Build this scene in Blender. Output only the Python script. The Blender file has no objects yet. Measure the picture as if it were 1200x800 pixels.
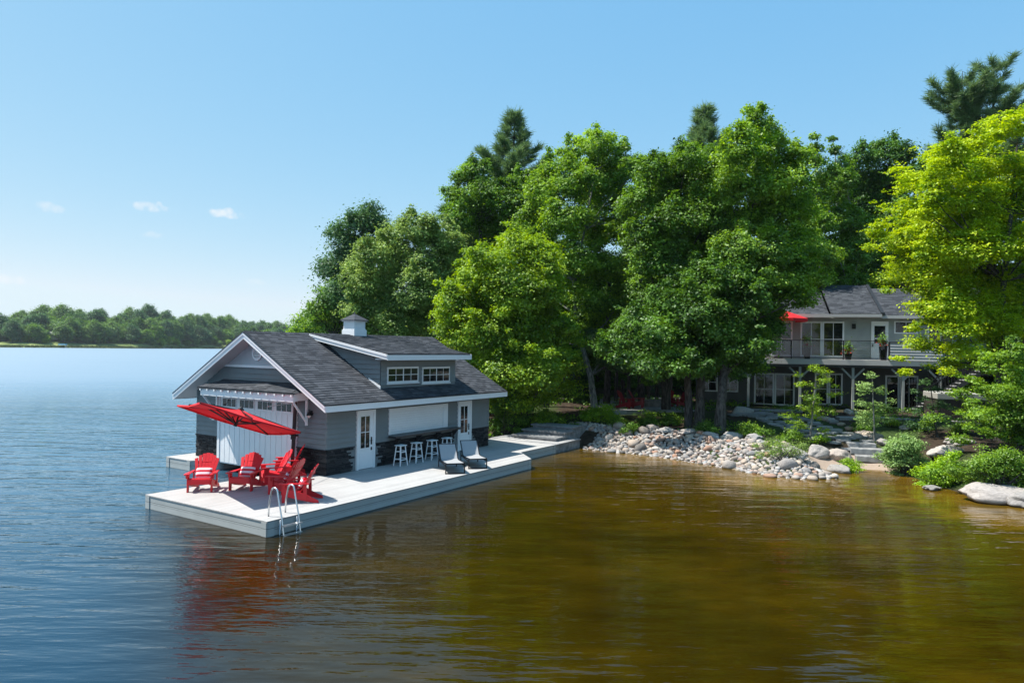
import bpy, math, random
import numpy as np
from mathutils import Vector, Matrix
random.seed(7)
RS = np.random.RandomState(11)
sc = bpy.context.scene
COL = sc.collection
R = math.radians

# ------------------------------------------------------------------ camera geometry (surveyed from the photograph)
F = 831.0; HC = 4.8
PITCH = math.atan(7.4/831); ROLL = math.atan(.0143)
def ray(px, py):
    x = px-600.0; y = 400.0-py
    c, s = math.cos(ROLL), math.sin(ROLL)
    x, y = c*x-s*y, s*x+c*y
    cp, sp = math.cos(PITCH), math.sin(PITCH)
    return (x, F*cp-y*sp, F*sp+y*cp)
def P(px, py, z=0.4):
    r = ray(px, py); t = (z-HC)/r[2]
    return Vector((r[0]*t, r[1]*t, z))
def at(px, py, Y):
    r = ray(px, py); t = Y/r[1]
    return Vector((r[0]*t, Y, HC+r[2]*t))
TH = R(32.9); A0 = (-6.016, 17.646)
U = (math.sin(TH), math.cos(TH)); V = (-math.cos(TH), math.sin(TH))
HROT = math.atan2(U[1], U[0])
def wor(a, b, z=0.4):
    return Vector((A0[0]+a*U[0]+b*V[0], A0[1]+a*U[1]+b*V[1], z))
def onA(px, py, a):
    r = ray(px, py); ra = r[0]*U[0]+r[1]*U[1]; t = (a+A0[0]*U[0]+A0[1]*U[1])/ra
    x, y = r[0]*t-A0[0], r[1]*t-A0[1]
    return (x*V[0]+y*V[1], HC+r[2]*t)          # b, z
def onB(px, py, b):
    r = ray(px, py); rb = r[0]*V[0]+r[1]*V[1]; t = (b+A0[0]*V[0]+A0[1]*V[1])/rb
    x, y = r[0]*t-A0[0], r[1]*t-A0[1]
    return (x*U[0]+y*U[1], HC+r[2]*t)          # a, z

# ------------------------------------------------------------------ materials
def newmat(name):
    m = bpy.data.materials.new(name); m.use_nodes = True
    nt = m.node_tree; nt.nodes.clear()
    out = nt.nodes.new('ShaderNodeOutputMaterial')
    return m, nt, out
def N(nt, t, **kw):
    n = nt.nodes.new(t)
    for k, v in kw.items():
        if k in n.inputs: n.inputs[k].default_value = v
        else: setattr(n, k, v)
    return n
def rgb(c): return (c[0], c[1], c[2], 1.0)
def mat(name, c, rough=.7, var=.12, scale=3.0, bump=0.0, bscale=40.0, metal=0.0, spec=.4, c2=None, coat=0.0, objvar=0.0):
    """painted / plain surface with a soft uneven tone and a fine grain"""
    m, nt, out = newmat(name)
    b = N(nt, 'ShaderNodeBsdfPrincipled'); L = nt.links.new
    b.inputs['Roughness'].default_value = rough; b.inputs['Metallic'].default_value = metal
    b.inputs['Specular IOR Level'].default_value = spec
    b.inputs['Coat Weight'].default_value = coat
    tc = N(nt, 'ShaderNodeTexCoord')
    n1 = N(nt, 'ShaderNodeTexNoise'); n1.inputs['Scale'].default_value = scale; n1.inputs['Detail'].default_value = 5
    L(tc.outputs['Object'], n1.inputs['Vector'])
    mx = N(nt, 'ShaderNodeMix', data_type='RGBA')
    lo = tuple(max(0, x*(1-var)) for x in c); hi = tuple(min(1, x*(1+var)) for x in (c2 or c))
    ra = N(nt, 'ShaderNodeMapRange'); ra.inputs['From Min'].default_value = .3; ra.inputs['From Max'].default_value = .7
    L(n1.outputs['Fac'], ra.inputs['Value']); L(ra.outputs['Result'], mx.inputs['Factor'])
    mx.inputs['A'].default_value = rgb(lo); mx.inputs['B'].default_value = rgb(hi)
    src = mx.outputs['Result']
    if objvar:
        oi = N(nt, 'ShaderNodeObjectInfo'); hs = N(nt, 'ShaderNodeHueSaturation')
        mr = N(nt, 'ShaderNodeMapRange'); mr.inputs['To Min'].default_value = 1-objvar; mr.inputs['To Max'].default_value = 1+objvar
        L(oi.outputs['Random'], mr.inputs['Value']); L(mr.outputs['Result'], hs.inputs['Value']); L(src, hs.inputs['Color']); src = hs.outputs['Color']
    L(src, b.inputs['Base Color'])
    if bump:
        n2 = N(nt, 'ShaderNodeTexNoise'); n2.inputs['Scale'].default_value = bscale; n2.inputs['Detail'].default_value = 4
        L(tc.outputs['Object'], n2.inputs['Vector'])
        bp = N(nt, 'ShaderNodeBump'); bp.inputs['Strength'].default_value = min(1, bump); bp.inputs['Distance'].default_value = .01*max(1, bump)
        L(n2.outputs['Fac'], bp.inputs['Height']); L(bp.outputs['Normal'], b.inputs['Normal'])
    L(b.outputs['BSDF'], out.inputs['Surface'])
    return m
def island_mat(name, cs, rough=.85, bump=.6, bscale=30, spec=.3):
    """stone-like: each loose piece of the mesh takes its own tone out of a ramp"""
    m, nt, out = newmat(name); L = nt.links.new
    b = N(nt, 'ShaderNodeBsdfPrincipled'); b.inputs['Roughness'].default_value = rough; b.inputs['Specular IOR Level'].default_value = spec
    g = N(nt, 'ShaderNodeNewGeometry'); cr = N(nt, 'ShaderNodeValToRGB')
    e = cr.color_ramp.elements; e[0].position = 0; e[0].color = rgb(cs[0]); e[1].position = 1; e[1].color = rgb(cs[-1])
    for i, c in enumerate(cs[1:-1]):
        q = e.new((i+1)/(len(cs)-1)); q.color = rgb(c)
    L(g.outputs['Random Per Island'], cr.inputs['Fac'])
    tc = N(nt, 'ShaderNodeTexCoord'); n1 = N(nt, 'ShaderNodeTexNoise'); n1.inputs['Scale'].default_value = bscale; n1.inputs['Detail'].default_value = 5
    L(tc.outputs['Object'], n1.inputs['Vector'])
    mx = N(nt, 'ShaderNodeMix', data_type='RGBA', blend_type='MULTIPLY'); mx.inputs['Factor'].default_value = 1
    mr = N(nt, 'ShaderNodeMapRange'); mr.inputs['From Min'].default_value = .3; mr.inputs['From Max'].default_value = .7
    mr.inputs['To Min'].default_value = .75; mr.inputs['To Max'].default_value = 1.2
    L(n1.outputs['Fac'], mr.inputs['Value']); L(cr.outputs['Color'], mx.inputs['A']); L(mr.outputs['Result'], mx.inputs['B'])
    L(mx.outputs['Result'], b.inputs['Base Color'])
    bp = N(nt, 'ShaderNodeBump'); bp.inputs['Strength'].default_value = bump; bp.inputs['Distance'].default_value = .01
    L(n1.outputs['Fac'], bp.inputs['Height']); L(bp.outputs['Normal'], b.inputs['Normal'])
    L(b.outputs['BSDF'], out.inputs['Surface'])
    return m
def rock_mat(name, cs):
    """rock whose tone differs from stone to stone (each an object) with mineral speckle"""
    m, nt, out = newmat(name); L = nt.links.new
    b = N(nt, 'ShaderNodeBsdfPrincipled'); b.inputs['Roughness'].default_value = .9; b.inputs['Specular IOR Level'].default_value = .25
    oi = N(nt, 'ShaderNodeObjectInfo'); cr = N(nt, 'ShaderNodeValToRGB')
    e = cr.color_ramp.elements; e[0].position = 0; e[0].color = rgb(cs[0]); e[1].position = 1; e[1].color = rgb(cs[-1])
    for i, c in enumerate(cs[1:-1]):
        q = e.new((i+1)/(len(cs)-1)); q.color = rgb(c)
    L(oi.outputs['Random'], cr.inputs['Fac'])
    tc = N(nt, 'ShaderNodeTexCoord')
    n1 = N(nt, 'ShaderNodeTexNoise'); n1.inputs['Scale'].default_value = 9; n1.inputs['Detail'].default_value = 8; n1.inputs['Roughness'].default_value = .7
    L(tc.outputs['Object'], n1.inputs['Vector'])
    mr = N(nt, 'ShaderNodeMapRange'); mr.inputs['From Min'].default_value = .3; mr.inputs['From Max'].default_value = .7
    mr.inputs['To Min'].default_value = .6; mr.inputs['To Max'].default_value = 1.25
    mx = N(nt, 'ShaderNodeMix', data_type='RGBA', blend_type='MULTIPLY'); mx.inputs['Factor'].default_value = 1
    L(n1.outputs['Fac'], mr.inputs['Value']); L(cr.outputs['Color'], mx.inputs['A']); L(mr.outputs['Result'], mx.inputs['B'])
    gg = N(nt, 'ShaderNodeNewGeometry'); sz = N(nt, 'ShaderNodeSeparateXYZ'); L(gg.outputs['Position'], sz.inputs[0])      # wet and algae-stained up to the splash line
    wz = N(nt, 'ShaderNodeMath', operation='MULTIPLY_ADD'); wz.inputs[1].default_value = -.10; L(n1.outputs['Fac'], wz.inputs[0]); L(sz.outputs['Z'], wz.inputs[2])
    wr = N(nt, 'ShaderNodeMapRange'); wr.inputs['From Min'].default_value = -.02; wr.inputs['From Max'].default_value = .03; wr.inputs['To Min'].default_value = 1; wr.inputs['To Max'].default_value = 0; L(wz.outputs[0], wr.inputs['Value'])
    wm = N(nt, 'ShaderNodeMix', data_type='RGBA', blend_type='MULTIPLY'); wm.inputs['B'].default_value = (.36, .32, .24, 1); L(wr.outputs['Result'], wm.inputs['Factor']); L(mx.outputs['Result'], wm.inputs['A'])
    L(wm.outputs['Result'], b.inputs['Base Color'])
    bp = N(nt, 'ShaderNodeBump'); bp.inputs['Strength'].default_value = .8; bp.inputs['Distance'].default_value = .03
    L(n1.outputs['Fac'], bp.inputs['Height']); L(bp.outputs['Normal'], b.inputs['Normal'])
    L(b.outputs['BSDF'], out.inputs['Surface'])
    return m
def leaf_mat(name, dark, light, tr=.35):
    m, nt, out = newmat(name); L = nt.links.new
    g = N(nt, 'ShaderNodeNewGeometry'); tc = N(nt, 'ShaderNodeTexCoord')
    n1 = N(nt, 'ShaderNodeTexNoise'); n1.inputs['Scale'].default_value = .7; n1.inputs['Detail'].default_value = 2
    L(tc.outputs['Object'], n1.inputs['Vector'])
    ad = N(nt, 'ShaderNodeMath', operation='MULTIPLY_ADD'); ad.inputs[1].default_value = .8
    L(g.outputs['Random Per Island'], ad.inputs[0]); 
    m2 = N(nt, 'ShaderNodeMath', operation='MULTIPLY_ADD'); m2.inputs[1].default_value = 2.0; m2.inputs[2].default_value = -.95
    L(n1.outputs['Fac'], m2.inputs[0]); L(m2.outputs[0], ad.inputs[2])
    cl = N(nt, 'ShaderNodeClamp'); L(ad.outputs[0], cl.inputs[0])
    mx = N(nt, 'ShaderNodeMix', data_type='RGBA'); mx.inputs['A'].default_value = rgb(dark); mx.inputs['B'].default_value = rgb(light)
    L(cl.outputs[0], mx.inputs['Factor'])
    d = N(nt, 'ShaderNodeBsdfDiffuse'); t = N(nt, 'ShaderNodeBsdfTranslucent'); gl = N(nt, 'ShaderNodeBsdfGlossy'); gl.inputs['Roughness'].default_value = .5
    gl.inputs['Color'].default_value = (.8, .85, .8, 1)
    L(mx.outputs['Result'], d.inputs['Color'])
    hs = N(nt, 'ShaderNodeHueSaturation'); hs.inputs['Hue'].default_value = .485; hs.inputs['Value'].default_value = 1.7; hs.inputs['Saturation'].default_value = 1.08
    L(mx.outputs['Result'], hs.inputs['Color']); L(hs.outputs['Color'], t.inputs['Color'])
    a = N(nt, 'ShaderNodeMixShader'); a.inputs[0].default_value = tr; L(d.outputs[0], a.inputs[1]); L(t.outputs[0], a.inputs[2])
    s = N(nt, 'ShaderNodeMixShader'); s.inputs[0].default_value = .03; L(a.outputs[0], s.inputs[1]); L(gl.outputs[0], s.inputs[2])
    L(s.outputs[0], out.inputs['Surface'])
    return m
def shingle_mat(name, c1, c2, c3):
    m, nt, out = newmat(name); L = nt.links.new
    b = N(nt, 'ShaderNodeBsdfPrincipled'); b.inputs['Roughness'].default_value = .93; b.inputs['Specular IOR Level'].default_value = .25
    g = N(nt, 'ShaderNodeNewGeometry'); cr = N(nt, 'ShaderNodeValToRGB'); e = cr.color_ramp.elements
    e[0].color = rgb(c1); e[1].color = rgb(c3); q = e.new(.5); q.color = rgb(c2)
    L(g.outputs['Random Per Island'], cr.inputs['Fac'])
    tc = N(nt, 'ShaderNodeTexCoord'); n1 = N(nt, 'ShaderNodeTexNoise'); n1.inputs['Scale'].default_value = 60; n1.inputs['Detail'].default_value = 3
    L(tc.outputs['Object'], n1.inputs['Vector'])
    mr = N(nt, 'ShaderNodeMapRange'); mr.inputs['From Min'].default_value = .3; mr.inputs['From Max'].default_value = .7
    mr.inputs['To Min'].default_value = .7; mr.inputs['To Max'].default_value = 1.35
    mx = N(nt, 'ShaderNodeMix', data_type='RGBA', blend_type='MULTIPLY'); mx.inputs['Factor'].default_value = 1
    L(n1.outputs['Fac'], mr.inputs['Value']); L(cr.outputs['Color'], mx.inputs['A']); L(mr.outputs['Result'], mx.inputs['B'])
    L(mx.outputs['Result'], b.inputs['Base Color']); L(b.outputs['BSDF'], out.inputs['Surface'])
    return m
def glass_mat(name, c=(.012, .016, .018)):
    m, nt, out = newmat(name); L = nt.links.new
    b = N(nt, 'ShaderNodeBsdfPrincipled'); b.inputs['Roughness'].default_value = .04; b.inputs['Base Color'].default_value = rgb(c); b.inputs['Specular IOR Level'].default_value = .6
    tc = N(nt, 'ShaderNodeTexCoord'); n1 = N(nt, 'ShaderNodeTexNoise'); n1.inputs['Scale'].default_value = 1.2
    L(tc.outputs['Object'], n1.inputs['Vector'])
    bp = N(nt, 'ShaderNodeBump'); bp.inputs['Strength'].default_value = .15; bp.inputs['Distance'].default_value = .02
    L(n1.outputs['Fac'], bp.inputs['Height']); L(bp.outputs['Normal'], b.inputs['Normal']); L(b.outputs['BSDF'], out.inputs['Surface'])
    return m
def clear_glass(name):
    m, nt, out = newmat(name); L = nt.links.new
    t = N(nt, 'ShaderNodeBsdfTransparent'); t.inputs['Color'].default_value = (.82, .86, .86, 1)
    g = N(nt, 'ShaderNodeBsdfGlossy'); g.inputs['Roughness'].default_value = .02
    fr = N(nt, 'ShaderNodeFresnel'); fr.inputs['IOR'].default_value = 1.45
    s = N(nt, 'ShaderNodeMixShader'); L(fr.outputs[0], s.inputs[0]); L(t.outputs[0], s.inputs[1]); L(g.outputs[0], s.inputs[2]); L(s.outputs[0], out.inputs['Surface'])
    return m
def bark_mat(name, c1, c2, sc_=6):
    m, nt, out = newmat(name); L = nt.links.new
    b = N(nt, 'ShaderNodeBsdfPrincipled'); b.inputs['Roughness'].default_value = .95; b.inputs['Specular IOR Level'].default_value = .15
    tc = N(nt, 'ShaderNodeTexCoord'); mp = N(nt, 'ShaderNodeMapping'); mp.inputs['Scale'].default_value = (sc_*2, sc_*2, sc_*.5)
    n1 = N(nt, 'ShaderNodeTexNoise'); n1.inputs['Scale'].default_value = 1; n1.inputs['Detail'].default_value = 6
    L(tc.outputs['Object'], mp.inputs['Vector']); L(mp.outputs[0], n1.inputs['Vector'])
    cr = N(nt, 'ShaderNodeValToRGB'); e = cr.color_ramp.elements; e[0].position = .35; e[0].color = rgb(c1); e[1].position = .65; e[1].color = rgb(c2)
    L(n1.outputs['Fac'], cr.inputs['Fac']); L(cr.outputs['Color'], b.inputs['Base Color'])
    bp = N(nt, 'ShaderNodeBump'); bp.inputs['Strength'].default_value = .8; bp.inputs['Distance'].default_value = .03
    L(n1.outputs['Fac'], bp.inputs['Height']); L(bp.outputs['Normal'], b.inputs['Normal']); L(b.outputs['BSDF'], out.inputs['Surface'])
    return m
def deck_mat(name, c, width=.14, axis=1, groove=.5):
    """composite boards: each board its own tone, a thin dark gap between boards"""
    m, nt, out = newmat(name); L = nt.links.new
    b = N(nt, 'ShaderNodeBsdfPrincipled'); b.inputs['Roughness'].default_value = .75; b.inputs['Specular IOR Level'].default_value = .3
    tc = N(nt, 'ShaderNodeTexCoord'); sp = N(nt, 'ShaderNodeSeparateXYZ'); L(tc.outputs['Object'], sp.inputs[0])
    dv = N(nt, 'ShaderNodeMath', operation='DIVIDE'); dv.inputs[1].default_value = width; L(sp.outputs[axis], dv.inputs[0])
    fl = N(nt, 'ShaderNodeMath', operation='FLOOR'); L(dv.outputs[0], fl.inputs[0])
    fr = N(nt, 'ShaderNodeMath', operation='FRACT'); L(dv.outputs[0], fr.inputs[0])
    wn = N(nt, 'ShaderNodeTexWhiteNoise', noise_dimensions='1D'); L(fl.outputs[0], wn.inputs['W'])
    n1 = N(nt, 'ShaderNodeTexNoise'); n1.inputs['Scale'].default_value = 1.5; n1.inputs['Detail'].default_value = 6; L(tc.outputs['Object'], n1.inputs['Vector'])
    ad = N(nt, 'ShaderNodeMath', operation='MULTIPLY_ADD'); ad.inputs[1].default_value = .13; ad.inputs[2].default_value = .8; L(wn.outputs['Value'], ad.inputs[0])
    a2 = N(nt, 'ShaderNodeMath', operation='MULTIPLY_ADD'); a2.inputs[1].default_value = .28; L(n1.outputs['Fac'], a2.inputs[0]); L(ad.outputs[0], a2.inputs[2])
    gp = N(nt, 'ShaderNodeMath', operation='LESS_THAN'); gp.inputs[1].default_value = .075; L(fr.outputs[0], gp.inputs[0])
    mg = N(nt, 'ShaderNodeMath', operation='MULTIPLY_ADD'); mg.inputs[1].default_value = -groove; mg.inputs[2].default_value = 1; L(gp.outputs[0], mg.inputs[0])
    mu = N(nt, 'ShaderNodeMath', operation='MULTIPLY'); L(a2.outputs[0], mu.inputs[0]); L(mg.outputs[0], mu.inputs[1])
    mx = N(nt, 'ShaderNodeMix', data_type='RGBA', blend_type='MULTIPLY'); mx.inputs['Factor'].default_value = 1; mx.inputs['A'].default_value = rgb(c)
    L(mu.outputs[0], mx.inputs['B']); L(mx.outputs['Result'], b.inputs['Base Color']); L(b.outputs['BSDF'], out.inputs['Surface'])
    return m
def stripe_mat(name, c1, c2, width, axis=2):
    m, nt, out = newmat(name); L = nt.links.new
    b = N(nt, 'ShaderNodeBsdfPrincipled'); b.inputs['Roughness'].default_value = .95
    tc = N(nt, 'ShaderNodeTexCoord'); sp = N(nt, 'ShaderNodeSeparateXYZ'); L(tc.outputs['Object'], sp.inputs[0])
    dv = N(nt, 'ShaderNodeMath', operation='DIVIDE'); dv.inputs[1].default_value = width; L(sp.outputs[axis], dv.inputs[0])
    fr = N(nt, 'ShaderNodeMath', operation='FRACT'); L(dv.outputs[0], fr.inputs[0])
    gt = N(nt, 'ShaderNodeMath', operation='GREATER_THAN'); gt.inputs[1].default_value = .5; L(fr.outputs[0], gt.inputs[0])
    mx = N(nt, 'ShaderNodeMix', data_type='RGBA'); mx.inputs['A'].default_value = rgb(c1); mx.inputs['B'].default_value = rgb(c2)
    L(gt.outputs[0], mx.inputs['Factor']); L(mx.outputs['Result'], b.inputs['Base Color']); L(b.outputs['BSDF'], out.inputs['Surface'])
    return m
def cloth_mat(name, c, tr=.3):
    m, nt, out = newmat(name); L = nt.links.new
    d = N(nt, 'ShaderNodeBsdfPrincipled'); d.inputs['Base Color'].default_value = rgb(c); d.inputs['Roughness'].default_value = .8
    t = N(nt, 'ShaderNodeBsdfTranslucent'); t.inputs['Color'].default_value = rgb(c)
    s = N(nt, 'ShaderNodeMixShader'); s.inputs[0].default_value = tr; L(d.outputs[0], s.inputs[1]); L(t.outputs[0], s.inputs[2]); L(s.outputs[0], out.inputs['Surface'])
    return m

M = dict(
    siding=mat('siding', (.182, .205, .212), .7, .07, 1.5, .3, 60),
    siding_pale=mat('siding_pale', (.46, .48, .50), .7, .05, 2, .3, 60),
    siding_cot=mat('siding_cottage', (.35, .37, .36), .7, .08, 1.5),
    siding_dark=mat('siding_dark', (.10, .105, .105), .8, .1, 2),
    white=mat('white_paint', (.78, .79, .80), .5, .03, 2, .15, 30),
    off=mat('off_white_soffit', (.55, .53, .52), .7, .05, 2),
    shingle=shingle_mat('asphalt_shingle', (.032, .036, .043), (.052, .058, .068), (.080, .087, .100)),
    flash=mat('dark_drip_edge', (.02, .023, .027), .5, .1),
    stone=island_mat('ledge_stone', [(.006, .007, .009), (.016, .018, .021), (.026, .027, .030), (.055, .055, .055)]),
    mortar=mat('mortar', (.012, .012, .014), .95, .2),
    black=mat('black_metal', (.012, .012, .013), .4, .1, 5, metal=.2),
    dark=mat('dark_grey_metal', (.035, .037, .04), .5, .1, 5),
    pane=glass_mat('window_glass'), glass=clear_glass('clear_glass'),
    counter=mat('counter_stone', (.035, .036, .04), .35, .3, 20),
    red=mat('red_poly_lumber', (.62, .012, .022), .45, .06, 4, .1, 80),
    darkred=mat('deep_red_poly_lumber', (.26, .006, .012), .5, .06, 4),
    canopy=cloth_mat('red_canvas', (.70, .012, .018), .13),
    deck=deck_mat('composite_decking', (.385, .38, .372)),
    skirt=deck_mat('deck_skirt', (.40, .42, .41), .2, 2, .6),
    steel=mat('brushed_steel', (.62, .64, .66), .28, .06, 10, metal=.9),
    sling=mat('mesh_sling', (.33, .34, .35), .8, .06, 30),
    stool=mat('white_plastic', (.76, .77, .78), .4, .03),
    pillow=stripe_mat('striped_cloth', (.55, .02, .04), (.80, .78, .80), .16, 2),
    blue=mat('dark_blue_cloth', (.02, .03, .09), .9),
    concrete=mat('stone_step', (.20, .205, .21), .85, .25, 4, .8, 25, c2=(.28, .28, .28)),
    flag=mat('flagstone', (.25, .255, .26), .85, .25, 5, .8, 25, objvar=.25),
    stones=rock_mat('field_stone', [(.12, .12, .12), (.42, .35, .29), (.54, .46, .38), (.22, .225, .235), (.48, .41, .35), (.40, .23, .16), (.34, .31, .28), (.60, .54, .48)]),
    boulder=rock_mat('boulder_granite', [(.28, .27, .26), (.42, .36, .32), (.36, .35, .34), (.46, .42, .39)]),
    soil=mat('mulch', (.032, .022, .016), .95, .5, 3, 1, 20, c2=(.06, .045, .03)),
    bark=bark_mat('grey_bark', (.035, .03, .027), (.12, .11, .10)),
    birch=bark_mat('pale_bark', (.10, .10, .095), (.34, .33, .31)),
    lamp=mat('frosted_lamp', (.7, .7, .68), .4, .03),
    flower=mat('red_petals', (.6, .02, .015), .7), vinyl=mat('spa_cover', (.36, .35, .32), .6),
    brown=mat('dark_brown_panel', (.045, .033, .028), .8), ash=mat('fire_pit_stone', (.24, .23, .22), .9, .3, 6, 1, 20),
    farroof=mat('pale_roof', (.25, .25, .26), .8), farwall=mat('cream_wall', (.33, .31, .28), .8), farblue=mat('blue_canopy', (.10, .30, .42), .6),
    kayak=mat('red_hull', (.45, .03, .02), .5),
)

# ------------------------------------------------------------------ mesh builder
class MB:
    def __init__(s): s.v = []; s.f = []; s.m = []
    def poly(s, pts, m=0):
        i = len(s.v); s.v += [tuple(p) for p in pts]; s.f.append(tuple(range(i, i+len(pts)))); s.m.append(m); return s
    def hexa(s, p, m=0):            # p: 4 bottom, 4 top (same order)
        i = len(s.v); s.v += [tuple(q) for q in p]
        for f in ((3, 2, 1, 0), (4, 5, 6, 7), (0, 1, 5, 4), (1, 2, 6, 5), (2, 3, 7, 6), (3, 0, 4, 7)):
            s.f.append(tuple(i+k for k in f)); s.m.append(m)
        return s
    def box(s, x0, x1, y0, y1, z0, z1, m=0):
        return s.hexa([(x0, y0, z0), (x1, y0, z0), (x1, y1, z0), (x0, y1, z0), (x0, y0, z1), (x1, y0, z1), (x1, y1, z1), (x0, y1, z1)], m)
    def beam(s, p, q, w, h, m=0, up=(0, 0, 1)):   # rectangular bar between two points
        p = Vector(p); q = Vector(q); d = (q-p).normalized(); upv = Vector(up)
        a = d.cross(upv)
        if a.length < 1e-3: a = d.cross(Vector((1, 0, 0)))
        a.normalize(); b = a.cross(d); a *= w/2; b *= h/2
        return s.hexa([p-a-b, p+a-b, q+a-b, q-a-b, p-a+b, p+a+b, q+a+b, q-a+b], m)
    def prism(s, pts, vec, m=0):
        n = len(pts); i = len(s.v); vec = Vector(vec)
        s.v += [tuple(p) for p in pts] + [tuple(Vector(p)+vec) for p in pts]
        s.f.append(tuple(i+k for k in range(n))[::-1]); s.m.append(m); s.f.append(tuple(i+n+k for k in range(n))); s.m.append(m)
        for k in range(n):
            j = (k+1) % n; s.f.append((i+k, i+j, i+n+j, i+n+k)); s.m.append(m)
        return s
    def tube(s, pts, rs, n=8, m=0, cap=True):
        pts = [Vector(p) for p in pts]
        if not hasattr(rs, '__len__'): rs = [rs]*len(pts)
        base = len(s.v); prev = None
        for k, p in enumerate(pts):
            d = (pts[min(k+1, len(pts)-1)]-pts[max(k-1, 0)]).normalized()
            a = prev - d*prev.dot(d) if prev is not None else d.cross(Vector((.31, .2, .93)) if abs(d.z) < .9 else Vector((1, 0, 0)))
            if a.length < 1e-4: a = d.cross(Vector((0, 1, 0)))
            a.normalize(); prev = a; b = d.cross(a)
            for j in range(n):
                t = 2*math.pi*j/n; s.v.append(tuple(p+(a*math.cos(t)+b*math.sin(t))*rs[k]))
        for k in range(len(pts)-1):
            for j in range(n):
                j2 = (j+1) % n; s.f.append((base+k*n+j, base+k*n+j2, base+(k+1)*n+j2, base+(k+1)*n+j)); s.m.append(m)
        if cap:
            s.f.append(tuple(base+j for j in range(n))[::-1]); s.m.append(m)
            s.f.append(tuple(base+(len(pts)-1)*n+j for j in range(n))); s.m.append(m)
        return s
    def lathe(s, prof, n=16, c=(0, 0, 0), m=0):   # prof: (r, z)
        base = len(s.v)
        for r, z in prof:
            for j in range(n):
                t = 2*math.pi*j/n; s.v.append((c[0]+r*math.cos(t), c[1]+r*math.sin(t), c[2]+z))
        for k in range(len(prof)-1):
            for j in range(n):
                j2 = (j+1) % n; s.f.append((base+k*n+j, base+k*n+j2, base+(k+1)*n+j2, base+(k+1)*n+j)); s.m.append(m)
        s.f.append(tuple(base+j for j in range(n))[::-1]); s.m.append(m)
        s.f.append(tuple(base+(len(prof)-1)*n+j for j in range(n))); s.m.append(m)
        return s
    def build(s, name, mats, parent=None, loc=(0, 0, 0), rot=(0, 0, 0), smooth=False, bevel=0):
        me = bpy.data.meshes.new(name); me.from_pydata(s.v, [], s.f)
        if not isinstance(mats, (list, tuple)): mats = [mats]
        for mm in mats: me.materials.append(mm)
        if len(mats) > 1: me.polygons.foreach_set('material_index', s.m)
        if smooth: me.polygons.foreach_set('use_smooth', [True]*len(s.f))
        me.update()
        o = bpy.data.objects.new(name, me); COL.objects.link(o)
        o.location = loc; o.rotation_euler = rot
        if parent: o.parent = parent
        if bevel:
            b = o.modifiers.new('bevel', 'BEVEL'); b.width = bevel; b.segments = 2; b.limit_method = 'ANGLE'
        return o
def np_mesh(name, verts, quads, mats, parent=None, loc=(0, 0, 0), midx=None, smooth=False):
    me = bpy.data.meshes.new(name); nv, nf = len(verts), len(quads); k = quads.shape[1]
    me.vertices.add(nv); me.vertices.foreach_set('co', verts.astype(np.float32).ravel())
    me.loops.add(nf*k); me.loops.foreach_set('vertex_index', quads.astype(np.int32).ravel())
    me.polygons.add(nf); me.polygons.foreach_set('loop_start', np.arange(0, nf*k, k, dtype=np.int32))
    for mm in (mats if isinstance(mats, (list, tuple)) else [mats]): me.materials.append(mm)
    if midx is not None: me.polygons.foreach_set('material_index', midx.astype(np.int32))
    if smooth: me.polygons.foreach_set('use_smooth', np.ones(nf, dtype=bool))
    me.update(calc_edges=True)
    o = bpy.data.objects.new(name, me); COL.objects.link(o); o.location = loc
    if parent: o.parent = parent
    return o
def tag(o, label=None, cat=None, group=None, kind=None):
    if label: o['label'] = label
    if cat: o['category'] = cat
    if group: o['group'] = group
    if kind: o['kind'] = kind
    return o
def thing(name, label, cat, loc=(0, 0, 0), rz=0, group=None):
    o = bpy.data.objects.new(name, None); COL.objects.link(o); o.empty_display_size = .2
    o.location = loc; o.rotation_euler = (0, 0, rz)
    return tag(o, label, cat, group)
def kids(o): return [c for c in bpy.data.objects if c.parent == o]
def dup(root, loc, rz=None, label=None, group=None, scale=None):
    r = root.copy(); COL.objects.link(r); r.location = loc
    if rz is not None: r.rotation_euler = (0, 0, rz)
    if scale is not None: r.scale = scale if hasattr(scale, '__len__') else (scale,)*3
    if label: r['label'] = label
    if group: r['group'] = group
    for ch in KIDS.setdefault(root.name, kids(root)):
        c = ch.copy(); COL.objects.link(c); c.parent = r
        for g in KIDS.setdefault(ch.name, kids(ch)):
            d = g.copy(); COL.objects.link(d); d.parent = c
    return r
KIDS = {}

# ------------------------------------------------------------------ camera, world, sun
cam = bpy.data.cameras.new('camera'); co = bpy.data.objects.new('camera', cam); COL.objects.link(co)
cam.sensor_width = 36; cam.lens = 36*F/1200; cam.clip_end = 6000; cam.clip_start = .1
fwd = Vector((0, math.cos(PITCH), math.sin(PITCH)))
r0 = Vector((1, 0, 0)); u0 = r0.cross(fwd)
c, s = math.cos(ROLL), math.sin(ROLL)
right = r0*c + u0*s; upv = u0*c - r0*s
co.matrix_world = Matrix(((right.x, upv.x, -fwd.x, 0), (right.y, upv.y, -fwd.y, 0), (right.z, upv.z, -fwd.z, HC), (0, 0, 0, 1)))
sc.camera = co

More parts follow.
